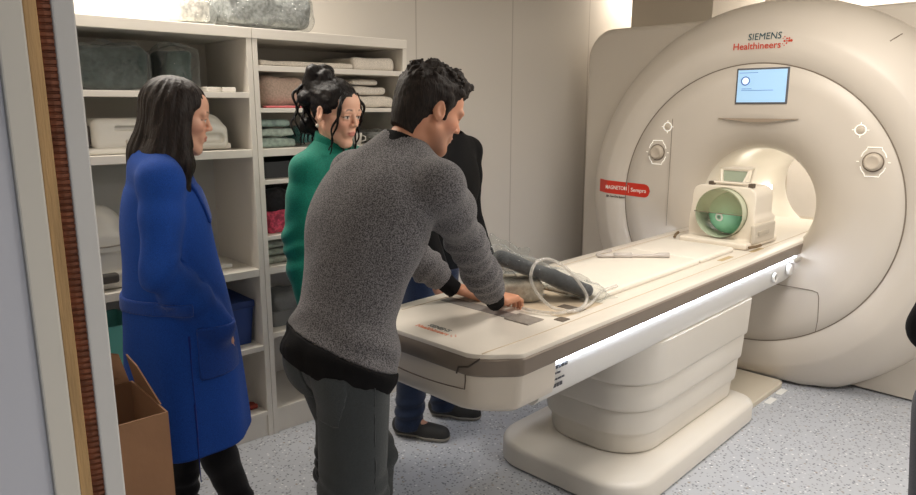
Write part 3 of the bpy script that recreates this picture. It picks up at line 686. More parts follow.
def person(label, base, J, hd, Rh, female, base_col, lip, brow, res, hands, sc=(1, 1, 1), stubble=0., neck_r=.05, lo=None, hi=None):
    pts = np.array([v for v in J.values()]+[hd]); lo = pts.min(0)-.19 if lo is None else lo; hi = pts.max(0)+.19
    lo[2] = -.01; F = Field(lo, hi, res)
    torso(F, J, -.012, sc)
    for s in 'LR':
        limb(F, [J[s+'s'], mid(J[s+'s'], J[s+'e'], .35), J[s+'e'], mid(J[s+'e'], J[s+'w'], .35), J[s+'w']], (.050, .046, .036, .037, .026), -.006)
        limb(F, [J[s+'h'], J[s+'k'], mid(J[s+'k'], J[s+'a'], .3), J[s+'a']], (.080, .052, .052, .034), -.004, .03)
        F.add(cone(J[s+'a'], J[s+'t'], .03, .022), k=.02)
        d, n, sd, cu = hands[s]; hand(F, J[s+'w'], d, n, sd, cu, r=.92 if female else 1.03)
    W = lambda x, y, z: np.array(hd)+Rh@np.array((x, y, z))
    F.add(cone(J['neck'], W(-.022, 0, -.045), neck_r*1.08, neck_r), k=.03)
    F.add(cone(J['neck']*.75+W(.04, 0, -.09)*.25, W(.02, 0, -.07), neck_r*.7, neck_r*.75), k=.025)
    head_prims(F, hd, Rh, female)
    F.half((0, 0, .012), (0, 0, 1))
    V, Q = F.mesh(1)
    o = mk('person', V, Q, SKIN, None, base); C = head_color(V, hd, Rh, base_col, lip, brow, stubble=stubble)
    a = o.data.color_attributes.new('col', 'FLOAT_COLOR', 'POINT'); a.data.foreach_set('color', np.concatenate([C, np.ones((len(C), 1))], 1).ravel())
    return tag(o, label, 'person')
def cloth_fold(F, amp=.007, seed=0, stretch=(1, 1, .6), f=9): return F.wob(amp, f, stretch, seed, 2)
def hairmat(name, c, sheen=.45):
    t = NT(name); co = t.coord((1, 1, .12)); n = t.n('ShaderNodeTexNoise', i_Scale=260.0, i_Detail=3.0); t.l(co, n.inputs['Vector'])
    c1 = np.array(c); t.l(t.ramp(n.outputs[0], [(.3, lin(c1*.6)), (.7, lin(np.clip(c1*1.45, 0, 255)))]), t.b.inputs['Base Color'])
    t.b.inputs['Roughness'].default_value = sheen; t.b.inputs['Specular IOR Level'].default_value = .25; t.bump(n.outputs[0], .6, .004); return t.m
def shoe(F, heel, toe, h=.085, wd=.046):
    """low shoe from heel to toe on the ground"""
    heel = np.array(heel); toe = np.array(toe); d = nrm(toe-heel); L = np.linalg.norm(toe-heel)
    z = np.array((0, 0, 1.)); g = lambda t, hh: heel+d*L*t+z*(heel[2]*0+hh)
    F.add(cone(g(.12, .045), g(.85, .030), .040, .033), cone(g(.1, .06), g(.36, .075), .040, .040), cone(g(.6, .03), g(.80, .028), wd, wd*.85), k=.025)
    F.half((0, 0, .003+heel[2]), (0, 0, 1))
def sole_slab(o_name, shoeF, m, parent, z0=.003, z1=.022, grow=.004):
    G = shoeF.clone(); G.D = G.D-grow; G.half((0, 0, z1), (0, 0, -1)); G.half((0, 0, z0), (0, 0, 1)); V, Q = G.mesh(1); return mk(o_name, V, Q, m, parent)
def patch(F, grow, c, hs, R, name, m, parent, r=.004, under=.004):
    """a piece lying on a cloth surface, inside an oriented box"""
    G = F.clone(); sl, P = G.win(np.array(c)-np.linalg.norm(hs)-.02, np.array(c)+np.linalg.norm(hs)+.02)
    H = Field.__new__(Field); H.h = G.h; H.lo = G.lo+G.h*np.array([q.start for q in sl]); d = G.D[sl]; H.n = np.array(d.shape)
    H.D = np.maximum(np.maximum(d-grow, -(d+under)), rbx(c, hs, r, R)[0](P)).astype(np.float32); V, Q = H.mesh(1)
    return mk(name, V, Q, m, parent) if len(V) else None
def fabric(name, c, var=.1, rough=.9, scale=900., melange=False, bump=.4, sheen=.15):
    t = NT(name); co = t.coord(); n = t.n('ShaderNodeTexNoise', i_Scale=scale, i_Detail=2.0); t.l(co, n.inputs['Vector']); c = np.array(c, float)
    n2 = t.n('ShaderNodeTexNoise', i_Scale=7.0, i_Detail=3.0); t.l(co, n2.inputs['Vector'])
    lo, hi = lin(np.clip(c*(1-var), 0, 255)), lin(np.clip(c*(1+var), 0, 255))
    t.l(t.ramp(n.outputs[0], [(.38, lo), (.62, hi)]), t.b.inputs['Base Color'])
    t.b.inputs['Roughness'].default_value = rough; t.b.inputs['Specular IOR Level'].default_value = .2
    t.b.inputs['Sheen Weight'].default_value = sheen
    t.bump(n.outputs[0], bump, .003); return t.m
LACE = mat('lace_black', (34, 33, 34), .8)
# ---- the man in the grey sweater, leaning on the foot end of the table
J = dict(pelvis=A(1.055, 1.69, .90), chest=A(1.165, 1.685, 1.25), neck=A(1.295, 1.673, 1.482), Ls=A(1.268, 1.905, 1.385), Rs=A(1.278, 1.490, 1.380),
         Le=A(1.53, 2.02, 1.11), Re=A(1.485, 1.598, 1.175), Lw=A(1.725, 1.930, .910), Rw=A(1.715, 1.690, .912), Lh=A(1.05, 1.795, .865), Rh=A(1.045, 1.60, .865),
         Lk=A(1.19, 1.775, .46), Rk=A(1.045, 1.625, .455), La=A(1.16, 1.79, .09), Ra=A(.98, 1.63, .09), Lt=A(1.34, 1.81, .035), Rt=A(1.14, 1.61, .035))
hd = A(1.372, 1.638, 1.590); RH = rot(-12, 22, 0)
man = person('man in grey sweater and dark jeans leaning with both hands on the patient table', (1.07, 1.70, 0), J, hd, RH, False, (205, 146, 116), (176, 106, 90), (46, 34, 28), .0036,
    {'L': ((1, -.1, -.18), (-.15, 0, -1), 1, .42), 'R': ((1, .12, -.02), (-.05, 0, -1), -1, .95)}, (1.02, 1.05, 1), .35, .056)
def man_sweater():
    F = Field((.78, 1.28, .68), (1.86, 2.18, 1.62), .005)
    torso(F, J, .018, (1.18, 1.10, 1), .06)
    F.add(ell(mid(J['chest'], J['neck'], .25)-A(.045, 0, -.015), (.088, .172, .175), spine_frame(J['chest'], J['neck'], J['Ls']-J['Rs'])), k=.06)
    F.add(ell(J['pelvis']-A(0, 0, .05), (.140, .182, .15)), k=.06)
    for s in 'LR':
        limb(F, [J[s+'s'], mid(J[s+'s'], J[s+'e'], .4), J[s+'e'], mid(J[s+'e'], J[s+'w'], .5), J[s+'w']], (.057, .055, .049, .045, .034), .012, .035)
        F.half(mid(J[s+'e'], J[s+'w'], .99)+A(0, 0, 0), A(0, 0, .001)) if False else None
    # elbow and waist folds
    I = np.argwhere(np.abs(F.D) < .03); P = F.lo+F.h*I; d = np.zeros(len(P))
    for s in 'LR':
        e, w2 = J[s+'e'], J[s+'w']; ax = nrm(w2-e); t = (P-e)@ax; rr = np.linalg.norm(P-e-t[:, None]*ax, axis=1)
        d += .0045*np.sin(t*115+3*vnoise(P, 9, 5))*np.exp(-((t-.17)/.10)**2)*(rr < .075)
        d += .004*np.sin(t*90+4*vnoise(P, 7, 6))*np.exp(-((t)/.06)**2)*(rr < .075)
    zz = (P-J['pelvis'])@nrm(J['chest']-J['pelvis'])
    d += .006*np.sin(zz*62+3.5*vnoise(P, 6, 9))*np.exp(-((zz-.02)/.07)**2)
    F.D[tuple(I.T)] += d.astype(np.float32); F.wob(.007, 7, (1, 1, .7), 3)
    return F
SW = fabric('melange_grey', (94, 92, 94), .34, .95, 300., bump=.4); RIB = fabric('rib_black', (13, 12, 14), .2, .9, 300., sheen=0.)
F = man_sweater(); u = nrm(J['chest']-J['pelvis']); nn = nrm(J['neck']-J['chest'])
hemn = nrm(u+A(.18, -.10, 0)); hemp = J['pelvis']+u*.0
whole = F.clone(); F.sub(cone(J['neck']-nn*.03, J['neck']+nn*.2, .064, .075), k=.01)
G = F.clone(); G.half(hemp, hemn)
def cut_wrists(G, t, sign):
    for s in 'LR':
        ax = nrm(J[s+'w']-J[s+'e']); p = J[s+'w']+ax*t
        sl, P = G.win(p-.15, p+.15); q = (P-p)@ax; near = np.linalg.norm(P-p, axis=-1) < .135
        G.D[sl] = np.where(near, np.maximum(G.D[sl], q*sign), G.D[sl]).astype(np.float32)
cut_wrists(G, -.055, 1); V, Q = G.mesh(1)
sweater = mk('sweater', V, Q, SW, man)
G = whole.clone(); G.D = G.D-.004; G.half(hemp, -hemn); G.half(hemp-hemn*.088, hemn); G.wob(.002, 30, (1, 1, .2), 2); V, Q = G.mesh(1); mk('hem_band', V, Q, RIB, sweater)
for s in 'LR':
    ax = nrm(J[s+'w']-J[s+'e']); H = Field(J[s+'w']-.1, J[s+'w']+.1, .004)
    H.add(cone(J[s+'w']-ax*.06, J[s+'w']+ax*.012, .040, .0335), k=1e-7); H.half(J[s+'w']-ax*.058, ax); H.half(J[s+'w']+ax*.010, -ax); H.wob(.0015, 60, (1, 1, 1), 1)
    V, Q = H.mesh(1); mk('cuff', V, Q, RIB, sweater)
# black round collar
H = Field(J['neck']-.13, J['neck']+.13, .004); H.add(cone(J['neck']-nn*.035, J['neck']+nn*.020, .090, .070), k=1e-7); H.sub(cone(J['neck']-nn*.1, J['neck']+nn*.1, .061, .056), k=.002)
H.half(J['neck']-nn*.016, nn); H.half(J['neck']+nn*.024, -nn); V, Q = H.mesh(1); mk('collar', V, Q, RIB, sweater)
def trousers(J, off, res, top, r=(.088, .064, .050), sc=(1, 1, 1), seed=0, hem=.06, taper=.02):
    pts = np.array([J[k] for k in ('pelvis', 'Lh', 'Rh', 'Lk', 'Rk', 'La', 'Ra')]); F = Field(pts.min(0)-A(.2, .2, .12), pts.max(0)+A(.2, .2, .16), res)
    pe = J['pelvis']; pw = np.linalg.norm(J['Lh']-J['Rh'])/2; Rp = spine_frame(pe, J['chest'], J['Lh']-J['Rh'])
    F.add(ell(pe, (.110*sc[0]+off, (pw+.060)*sc[1]+off, .15+off), Rp), k=.03)
    for s in 'LR':
        limb(F, [J[s+'h'], J[s+'k'], mid(J[s+'k'], J[s+'a'], .35), J[s+'a']-A(0, 0, .03)], (r[0], r[1], r[1]*.98, r[2]), off, .025)
        F.add(ell(J[s+'h']+Rp@A(-.035, 0, -.03), (.072+off, .072+off, .10+off)), k=.03)
    I = np.argwhere(np.abs(F.D) < .03); P = F.lo+F.h*I; d = np.zeros(len(P))
    for s in 'LR':
        kz = J[s+'k'][2]; az = J[s+'a'][2]
        d += .0045*np.sin(P[:, 2]*95+5*vnoise(P, 6, seed+5))*(np.exp(-((P[:, 2]-kz)/.07)**2)+1.2*np.exp(-((P[:, 2]-az-.05)/.07)**2))*.5
    F.D[tuple(I.T)] += d.astype(np.float32); F.wob(.006, 7, (1, 1, .5), seed)
    F.half((0, 0, hem), (0, 0, 1)); F.half(top[0], top[1]); return F
JN = fabric('dark_grey_denim', (56, 60, 62), .16, .85, 700.)
F = trousers(J, .005, .005, (hemp-hemn*.03, -hemn), (.100, .094, .072), (.98, 1.0, 1), 11)
V, Q = F.mesh(1); jeans = mk('jeans', V, Q, JN, man)
JD = fabric('dark_grey_denim_patch', (59, 63, 65), .16, .85, 700.)
patch(F, .0035, A(.930, 1.595, .800), (.05, .062, .075), rot(-12, 12), 'back_pocket', JD, jeans)
patch(F, .0035, A(.945, 1.786, .800), (.05, .058, .075), rot(12, 12), 'back_pocket', JD, jeans)
sm = [(J['Rh']*(1-t)+J['Rk']*t)+A(.005-.01*t, -.108+.030*t, 0) for t in np.linspace(-.02, .98, 14)]
patch(F, .002, A(1.050, 1.495, .63), (.004, .06, .24), rot(0, -2), 'side_seam', fabric('seam_dark', (44, 47, 50), .1), jeans, .002)
for s in 'RL':
    h2, t2 = J[s+'a']+A(-.075, 0, -.09), J[s+'t']+A(.08, 0, -.035); H = Field(np.minimum(h2, t2)-.09, np.maximum(h2, t2)+A(.09, .09, .17), .005); shoe(H, h2*A(1, 1, 0), t2*A(1, 1, 0))
    V, Q = H.mesh(1); so = mk('shoe', V, Q, mat('shoe_black', (36, 35, 36), .6), man); sole_slab('sole', H, mat('sole_dark', (54, 52, 50), .7), so)
# short dark hair with a tousled top
def head_field(hd, h=.0035, m=(.2, .2, .2)): return Field(hd-np.array(m), hd+np.array(m), h)
H = head_field(hd); W = lambda x, y, z: hd+RH@A(x, y, z)
H.add(ell(W(-.020, 0, .048), (.106, .084, .088), RH), k=1e-7); H.add(ell(W(-.055, 0, -.005), (.062, .068, .075), RH), k=.03); H.add(ell(W(.045, 0, .095), (.055, .062, .036), RH), k=.03)
for s in (1, -1): H.add(cone(W(.012, s*.070, .04), W(.016, s*.069, -.015), .013, .008), k=.012)
I = np.argwhere(np.abs(H.D) < .03); P = (H.lo+H.h*I-hd)@RH; top = np.clip((P[:, 2]-.05)/.06, 0, 1)
ang = np.stack([P[:, 0]*.5, P[:, 1]*1.6, P[:, 2]*.7], 1)
H.D[tuple(I.T)] += ((.002+.010*top)*(1.25*vnoise(ang, 60, 3)+.9*vnoise(ang, 125, 4))).astype(np.float32)
H.sub(ell(W(.098, 0, -.03), (.060, .10, .102), RH), k=.008)
for s in (1, -1): H.sub(ell(W(-.008, s*.088, -.012), (.024, .022, .040), RH), k=.006)
H.add(cone(W(-.062, 0, -.03), W(-.060, 0, -.085), .052, .046), k=.02); H.half(W(-.06, 0, -.092), RH@A(.30, 0, 1)); V, Q = H.mesh(1)
HM = hairmat('hair_dark_brown', (30, 23, 19), .6); mk('hair', V, Q, HM, man)
# ---- the woman in the blue coat, in profile in front of the shelves
dB = A(math.cos(math.radians(-17)), math.sin(math.radians(-17)), 0); lB = A(-dB[1], dB[0], 0); oB = A(.855, 2.42, 0)
def B(f, l, z): return oB+dB*f+lB*l+A(0, 0, z)
J = dict(pelvis=B(-.01, 0, .90), chest=B(-.025, 0, 1.22), neck=B(-.035, 0, 1.425), Ls=B(-.03, .165, 1.365), Rs=B(-.03, -.165, 1.365),
         Le=B(-.04, .225, 1.08), Re=B(-.055, -.23, 1.085), Lw=B(.10, .165, .855), Rw=B(.110, -.168, .865), Lh=B(0, .085, .87), Rh=B(0, -.085, .87),
         Lk=B(-.0, .09, .48), Rk=B(.05, -.085, .48), La=B(-.04, .10, .085), Ra=B(.17, -.085, .09), Lt=B(.09, .115, .035), Rt=B(.30, -.085, .035))
hd = B(.045, 0, 1.568); RH = rot(-19, 10, 0)
blue = person('woman in long royal blue coat with straight dark hair, standing in profile', (oB[0], oB[1], 0), J, hd, RH, True, (222, 170, 144), (186, 98, 90), (60, 42, 34), .0036,
    {'L': (dB*.2-A(0, 0, .9)-lB*.35, -lB, -1, .3), 'R': (dB*.2-A(0, 0, .9)+lB*.35, lB, 1, .3)}, (.9, .9, 1), 0, .044)
COAT = fabric('royal_blue_wool', (25, 68, 150), .12, .85, 500., bump=.3, sheen=.05)
def coat_body(res=.006):
    F = Field(oB+A(-.42, -.42, .25), oB+A(.45, .42, 1.5), res)
    torso(F, J, .022, (1.0, .92, 1), .06)
    rr = []
    for z, fx, w2, cx in ((1.32, .095, .135, -.02), (1.20, .132, .178, -.02), (1.0, .165, .205, -.01), (.80, .190, .222, 0), (.60, .205, .235, .0), (.33, .218, .245, .005)): rr.append((z, fx, w2, cx))
    zs = [r[0] for r in rr][::-1]
    def skirt(P):
        p = P-oB.astype(np.float32); f = p@dB; l = p@lB; z = p[..., 2]
        a = np.interp(z, zs, [r[1] for r in rr][::-1]); b = np.interp(z, zs, [r[2] for r in rr][::-1]); c = np.interp(z, zs, [r[3] for r in rr][::-1])
        th = np.arctan2(l, f); flute = .006*np.clip((1.0-z)/.5, 0, 1)*np.sin(th*7+1.3)
        d = (np.sqrt(((f-c)/a)**2+(l/b)**2)-1)*np.minimum(a, b)-flute
        return np.maximum(d, np.maximum(z-1.30, .30-z))
    F.add((skirt, oB+A(-.3, -.3, .30), oB+A(.3, .3, 1.30)), k=.05)
    for s in 'LR': limb(F, [J[s+'s'], mid(J[s+'s'], J[s+'e'], .4), J[s+'e'], mid(J[s+'e'], J[s+'w'], .45), J[s+'w']-A(0, 0, .0)], (.050, .052, .049, .046, .042), .010, .035)
    I = np.argwhere(np.abs(F.D) < .03); P = F.lo+F.h*I; d = np.zeros(len(P))
    for s in 'LR':
        e, w2 = J[s+'e'], J[s+'w']; ax = nrm(w2-e); t = (P-e)@ax; rr2 = np.linalg.norm(P-e-t[:, None]*ax, axis=1)
        d += .005*np.sin(t*75+3*vnoise(P, 9, 5))*np.exp(-((t-.05)/.12)**2)*(rr2 < .075)
    F.D[tuple(I.T)] += d.astype(np.float32); F.wob(.008, 5, (1, 1, .5), 21)
    # neckline, then the front opening and the hollow below
    F.sub(cone(J['neck']-A(0, 0, .03), J['neck']+A(0, 0, .2), .056, .07), k=.01)
    F.sub(cone(B(.17, 0, 1.20), B(.10, 0, 1.46), .012, .075), k=.01)
    return F
F = coat_body(); lowz = .425
C2 = F.clone(); F.sub(cone(B(0, 0, .2), B(0, 0, .52), .165, .05), k=.02); F.half((0, 0, lowz), (0, 0, 1))
V, Q = F.mesh(1); coat = mk('coat', V, Q, COAT, blue)
COATD = fabric('royal_blue_wool_trim', (22, 61, 138), .12, .85, 500.)
# half belt, patch pocket with flap, side seam, lapels
patch(C2, .008, B(-.17, -.05, .955), (.20, .26, .024), rot(-17), 'half_belt', COATD, coat, .004)
patch(C2, .006, B(.13, -.20, .79), (.095, .10, .095), rot(-17), 'patch_pocket', COATD, coat, .01)
patch(C2, .003, B(.012, -.25, .60), (.004, .12, .26), rot(-17), 'side_seam', fabric('coat_seam', (17, 40, 118), .1), coat, .002)
for s in (1, -1): patch(C2, .009, B(.095, s*.070, 1.33), (.075, .034, .115), np.stack([dB, lB, A(0, 0, 1)], 1)@rot(s*25, 8, s*-14), 'lapel', COATD, coat, .008)
H = Field(J['neck']-.15, J['neck']+.15, .004); H.add(cone(J['neck']-A(0, 0, .03), J['neck']+A(.004, 0, .048), .094, .070), k=1e-7); H.sub(cone(J['neck']-A(0, 0, .1), J['neck']+A(0, 0, .1), .060, .056), k=.002)
H.half(J['neck']+A(0, 0, .045), A(0, 0, -1)); H.half(J['neck']-A(0, 0, .035), A(0, 0, 1)); H.half(J['neck']+dB*.04, -dB); V, Q = H.mesh(1); mk('coat_collar', V, Q, COATD, coat)
BT = fabric('black_trousers', (20, 19, 22), .2, .85, 400.)
F = trousers(J, .004, .006, ((0, 0, .85), (0, 0, -1)), (.070, .056, .048), (.8, .8, 1), 31, .07); V, Q = F.mesh(1); mk('trousers', V, Q, BT, blue)
for s in 'RL':
    d = nrm(J[s+'t']-J[s+'a']*A(1, 1, 0)-A(0, 0, J[s+'t'][2])); h2 = J[s+'a']*A(1, 1, 0)-d*.06; t2 = J[s+'t']*A(1, 1, 0)+d*.06; H = Field(np.minimum(h2, t2)-A(.09, .09, .02), np.maximum(h2, t2)+A(.09, .09, .17), .005); shoe(H, h2, t2, wd=.040)
    V, Q = H.mesh(1); so = mk('shoe', V, Q, MATS['shoe_black'], blue); sole_slab('sole', H, MATS['sole_dark'], so, z1=.014)
# long straight hair
W = lambda x, y, z: hd+RH@A(x, y, z); H = Field(hd-A(.26, .26, .38), hd+A(.22, .22, .2), .004)
H.add(ell(W(-.018, 0, .042), (.108, .088, .092), RH), k=1e-7)
g = B(-.055, 0, 1.27)-hd
for a, b, r0, r1 in ((W(-.045, 0, .02), B(-.115, 0, 1.30), .072, .055), (W(-.03, -.050, .02), B(-.075, -.105, 1.275), .050, .040), (W(-.03, .050, .02), B(-.075, .105, 1.275), .050, .040), (W(-.002, -.060, .0), B(.035, -.115, 1.255), .042, .034), (W(-.002, .060, .0), B(.035, .115, 1.255), .042, .034)):
    H.add(cone(a, mid(a, b, .5), r0, (r0+r1)/2), cone(mid(a, b, .5), b, (r0+r1)/2, r1*.45), k=.03)
H.sub(ell(W(.112, 0, -.02), (.078, .070, .110), RH), k=.012); H.sub(rbx(W(.10, 0, -.11), (.066, .070, .15), .03, RH), k=.015)
q = lambda P: (P-hd)@RH
I = np.argwhere(np.abs(H.D) < .03); P = q(H.lo+H.h*I); th = np.arctan2(P[:, 1], P[:, 0]+.02)
H.D[tuple(I.T)] += (.0035*vnoise(np.stack([th*.16, P[:, 2]*.10, th*0], 1), 110, 3)+.0018*vnoise(np.stack([th*.16, P[:, 2]*.1, th*0+2], 1), 260, 4)).astype(np.float32)
V, Q = H.mesh(1); mk('hair', V, Q, hairmat('hair_brown', (24, 15, 12), .5), blue)
# ---- the woman in the green jacket
aG = math.radians(-72); dG = A(math.cos(aG), math.sin(aG), 0); lG = A(-dG[1], dG[0], 0); oG = A(1.50, 2.385, 0)
def G2(f, l, z): return oG+dG*f+lG*l+A(0, 0, z)
J = dict(pelvis=G2(0, 0, .96), chest=G2(0, 0, 1.24), neck=G2(-.015, 0, 1.435), Ls=G2(-.01, .155, 1.365), Rs=G2(-.01, -.155, 1.365),
         Le=G2(-.02, .20, 1.10), Re=G2(-.03, -.20, 1.10), Lw=G2(.08, .20, .87), Rw=G2(.02, -.215, .86), Lh=G2(0, .085, .90), Rh=G2(0, -.085, .90),
         Lk=G2(.02, .09, .49), Rk=G2(.02, -.09, .49), La=G2(-.02, .09, .09), Ra=G2(-.02, -.09, .09), Lt=G2(.12, .10, .035), Rt=G2(.12, -.10, .035))
hd = G2(.04, -.035, 1.578); RH = rot(-74, 12, 0)
green = person('woman in green jacket with dark hair pinned up, standing behind the leaning man', (oG[0], oG[1], 0), J, hd, RH, True, (228, 178, 152), (192, 112, 102), (48, 34, 30), .0034,
    {'L': (A(0, 0, -1)+dG*.2, lG*-1, -1, .3), 'R': (A(0, 0, -1)+dG*.2, lG, 1, .3)}, (.9, .9, 1), 0, .044)
GRN = fabric('green_softshell', (14, 116, 98), .08, .7, 300., bump=.15)
F = Field(oG+A(-.42, -.42, .72), oG+A(.42, .42, 1.56), .005); torso(F, J, .020, (1, .95, 1), .05); F.add(ell(J['pelvis'], (.145, .185, .22), RH*0+np.stack([dG, lG, A(0, 0, 1)], 1)), k=.05)
for s in 'LR': limb(F, [J[s+'s'], mid(J[s+'s'], J[s+'e'], .4), J[s+'e'], mid(J[s+'e'], J[s+'w'], .5), J[s+'w']], (.052, .052, .046, .042, .036), .012, .02)
I = np.argwhere(np.abs(F.D) < .03); P = F.lo+F.h*I; d = np.zeros(len(P))
for s in 'LR':
    t = (P-J[s+'e'])@A(0, 0, 1); d += .005*np.sin(t*70+4*vnoise(P, 8, 5))*np.exp(-((t+.02)/.11)**2)*(np.linalg.norm((P-J[s+'e'])[:, :2], axis=1) < .085)
F.D[tuple(I.T)] += d.astype(np.float32); F.wob(.007, 6, (1, 1, .6), 41)
F.sub(cone(J['neck']-A(0, 0, .03), J['neck']+A(0, 0, .2), .054, .07), k=.01); F.sub(cone(G2(.13, 0, 1.28), G2(.09, 0, 1.47), .008, .05), k=.008); F.half((0, 0, .78), (0, 0, 1))
V, Q = F.mesh(1); jk = mk('jacket', V, Q, GRN, green)
H = Field(J['neck']-.15, J['neck']+.15, .0035); H.add(cone(J['neck']-A(0, 0, .04), J['neck']+A(0, 0, .075)+dG*.02-lG*.015, .090, .066), k=1e-7); H.sub(cone(J['neck']-A(0, 0, .1), J['neck']+A(0, 0, .12)+dG*.02, .062, .056), k=.002)
H.half(J['neck']+A(0, 0, .062)-dG*.0, A(0, 0, -1)-dG*.35); H.half(J['neck']-A(0, 0, .035), A(0, 0, 1)); H.sub(rbx(J['neck']+dG*.08, (.05, .016, .1), .006, np.stack([dG, lG, A(0, 0, 1)], 1)), k=.004)
V, Q = H.mesh(1); mk('jacket_collar', V, Q, GRN, jk)
DK = mat('zip_dark', (20, 46, 44), .5)
for s in (1, -1): MB().tube([G2(.048, s*.048, 1.478), G2(.078, s*.034, 1.43), G2(.105, s*.022, 1.37), G2(.135, s*.012, 1.29), G2(.142, s*.006, 1.10)], .0045, 6).obj('zip', DK, jk, smooth=True)
for s in (1, -1): MB().tube([G2(-.055, s*.085, 1.455), G2(-.02, s*.155, 1.43), G2(.035, s*.205, 1.36)], .0028, 6).obj('shoulder_seam', mat('green_seam', (12, 92, 78), .7), jk, smooth=True)
F = trousers(J, .006, .006, ((0, 0, .86), (0, 0, -1)), (.074, .060, .052), (.8, .8, 1), 51); V, Q = F.mesh(1); mk('trousers', V, Q, BT, green)
for s in 'RL':
    d = dG; h2 = J[s+'a']*A(1, 1, 0)-d*.06; t2 = J[s+'t']*A(1, 1, 0)+d*.06; H = Field(np.minimum(h2, t2)-A(.09, .09, .02), np.maximum(h2, t2)+A(.09, .09, .17), .006); shoe(H, h2, t2, wd=.040)
    V, Q = H.mesh(1); so = mk('shoe', V, Q, MATS['shoe_black'], green); sole_slab('sole', H, MATS['sole_dark'], so, z1=.016)
# hair drawn back to a high gathered bun, with loose curls
W = lambda x, y, z: hd+RH@A(x, y, z); H = Field(hd-A(.26, .26, .24), hd+A(.26, .26, .24), .0038)
H.add(ell(W(-.016, 0, .046), (.104, .082, .086), RH), k=1e-7); H.add(ell(W(-.05, 0, 0), (.055, .064, .07), RH), k=.02)
H.sub(ell(W(.104, 0, -.024), (.074, .090, .106), RH), k=.010); H.sub(rbx(W(.06, 0, -.11), (.12, .12, .055), .01, RH), k=.01)
for s in (1, -1): H.sub(ell(W(-.010, s*.090, -.010), (.022, .020, .034), RH), k=.006)
rr = random.Random(8)
for k in range(16):
    c = W(-.085+rr.uniform(-.035, .035), rr.uniform(-.045, .045), .115+rr.uniform(-.03, .035)); H.add(ell(c, np.array([rr.uniform(.024, .038) for _ in range(3)])), k=.014)
for k in range(20):
    c = W(-.105+rr.uniform(-.035, .03), rr.uniform(-.065, .04), .085-.010*k+rr.uniform(-.01, .01)); H.add(ell(c, np.array([rr.uniform(.028, .044)*(1-.022*k) for _ in range(3)])), k=.012)
I = np.argwhere(np.abs(H.D) < .03); P = (H.lo+H.h*I-hd)@RH
H.D[tuple(I.T)] += (.0035*vnoise(P*np.array((.6, 1.5, .8)), 75, 3)+.0022*vnoise(P*np.array((.5, 1.5, 1.5)), 150, 4)).astype(np.float32)
V, Q = H.mesh(1); HB = hairmat('hair_black', (19, 16, 17), .4); hair = mk('hair', V, Q, HB, green)
def curl(P, r, amp, turns, ph=0.):
    P = np.array(P); t = np.linspace(0, 1, 60); idx = t*(len(P)-1); base = np.stack([np.interp(idx, range(len(P)), P[:, i]) for i in range(3)], 1)
    for _ in range(6): base[1:-1] = (base[:-2]+base[2:]+2*base[1:-1])/4
    a = 2*math.pi*turns*t+ph; k = amp*np.sin(np.pi*np.clip(t*.9+.1, 0, 1))**.5
    off = np.stack([k*np.cos(a), k*np.sin(a), 0*a], 1); rad = r*np.clip(1.15-t*.75, .2, 1)
    MB().tube(base+off@RH.T, rad, 6).obj('curl', HB, hair, smooth=True)
for y, z1, ph in ((-.060, -.145, 0), (-.066, -.13, 2), (.058, -.150, 1), (.064, -.125, 3)):
    curl([W(.060, y*.55, .088), W(.076, y*1.0, .045), W(.066, y*1.18, -.03), W(.062, y*1.12, -.09), W(.058, y*1.2, z1)], .0060, .007, 2.2, ph)
for k in range(12):
    y = -.07+.012*k; curl([W(-.10, y*.7, .11), W(-.150-.01*(k % 3), y, .04), W(-.145+.012*(k % 4), y*1.1, -.05), W(-.125+.015*(k % 3), y*1.1, -.12-.012*(k % 4))], .0065, .014, 2.0, k*1.7)
MB().lathe([(-.007*math.cos(t), .007*math.sin(t)+1e-5) for t in np.linspace(0, math.pi, 10)], W(-.010, -.084, -.050), (0, 0, 1), 12).obj('earring', mat('earring_pearl', (226, 216, 198), .25), green, smooth=True)
# ---- the man in the black jacket behind the far side of the table
aT = math.radians(-70); dT = A(math.cos(aT), math.sin(aT), 0); lT = A(-dT[1], dT[0], 0); oT = A(2.06, 2.54, 0)
def T2(f, l, z): return oT+dT*f+lT*l+A(0, 0, z)
J = dict(pelvis=T2(0, 0, .93), chest=T2(0, 0, 1.24), neck=T2(0, 0, 1.45), Ls=T2(0, .185, 1.385), Rs=T2(0, -.185, 1.385),
         Le=T2(-.02, .235, 1.10), Re=T2(-.02, -.235, 1.10), Lw=T2(.08, .23, .87), Rw=T2(.08, -.23, .87), Lh=T2(0, .095, .90), Rh=T2(0, -.095, .90),
         Lk=T2(.04, .13, .49), Rk=T2(.02, -.10, .49), La=T2(.03, .17, .09), Ra=T2(-.02, -.105, .09), Lt=T2(.16, .205, .035), Rt=T2(.13, -.075, .035))
eT = A(.100, -.092, 0)
for q in ('chest', 'neck', 'Ls', 'Rs', 'Le', 'Re', 'Lw', 'Rw'): J[q] = J[q]+eT
J['pelvis'] = J['pelvis']+eT*.5; J['Lh'] = J['Lh']+eT*.4; J['Rh'] = J['Rh']+eT*.4
hd = T2(.06, -.02, 1.575)+eT*.15; RH = rot(-66, 20, 0)
third = person('man in black jacket and blue jeans, mostly hidden beyond the table', (oT[0], oT[1], 0), J, hd, RH, False, (205, 150, 122), (176, 106, 90), (40, 30, 26), .0055,
    {'L': (A(0, 0, -1)+dT*.2, -lT, -1, .35), 'R': (A(0, 0, -1)+dT*.2, lT, 1, .35)})
BJ = fabric('black_jacket', (12, 12, 14), .2, .85, 300., sheen=0.)
F = Field(oT+A(-.45, -.45, .74), oT+A(.45, .45, 1.56), .007); torso(F, J, .020, (1.05, 1, 1), .05); F.add(ell(J['pelvis'], (.15, .19, .2)), k=.05)
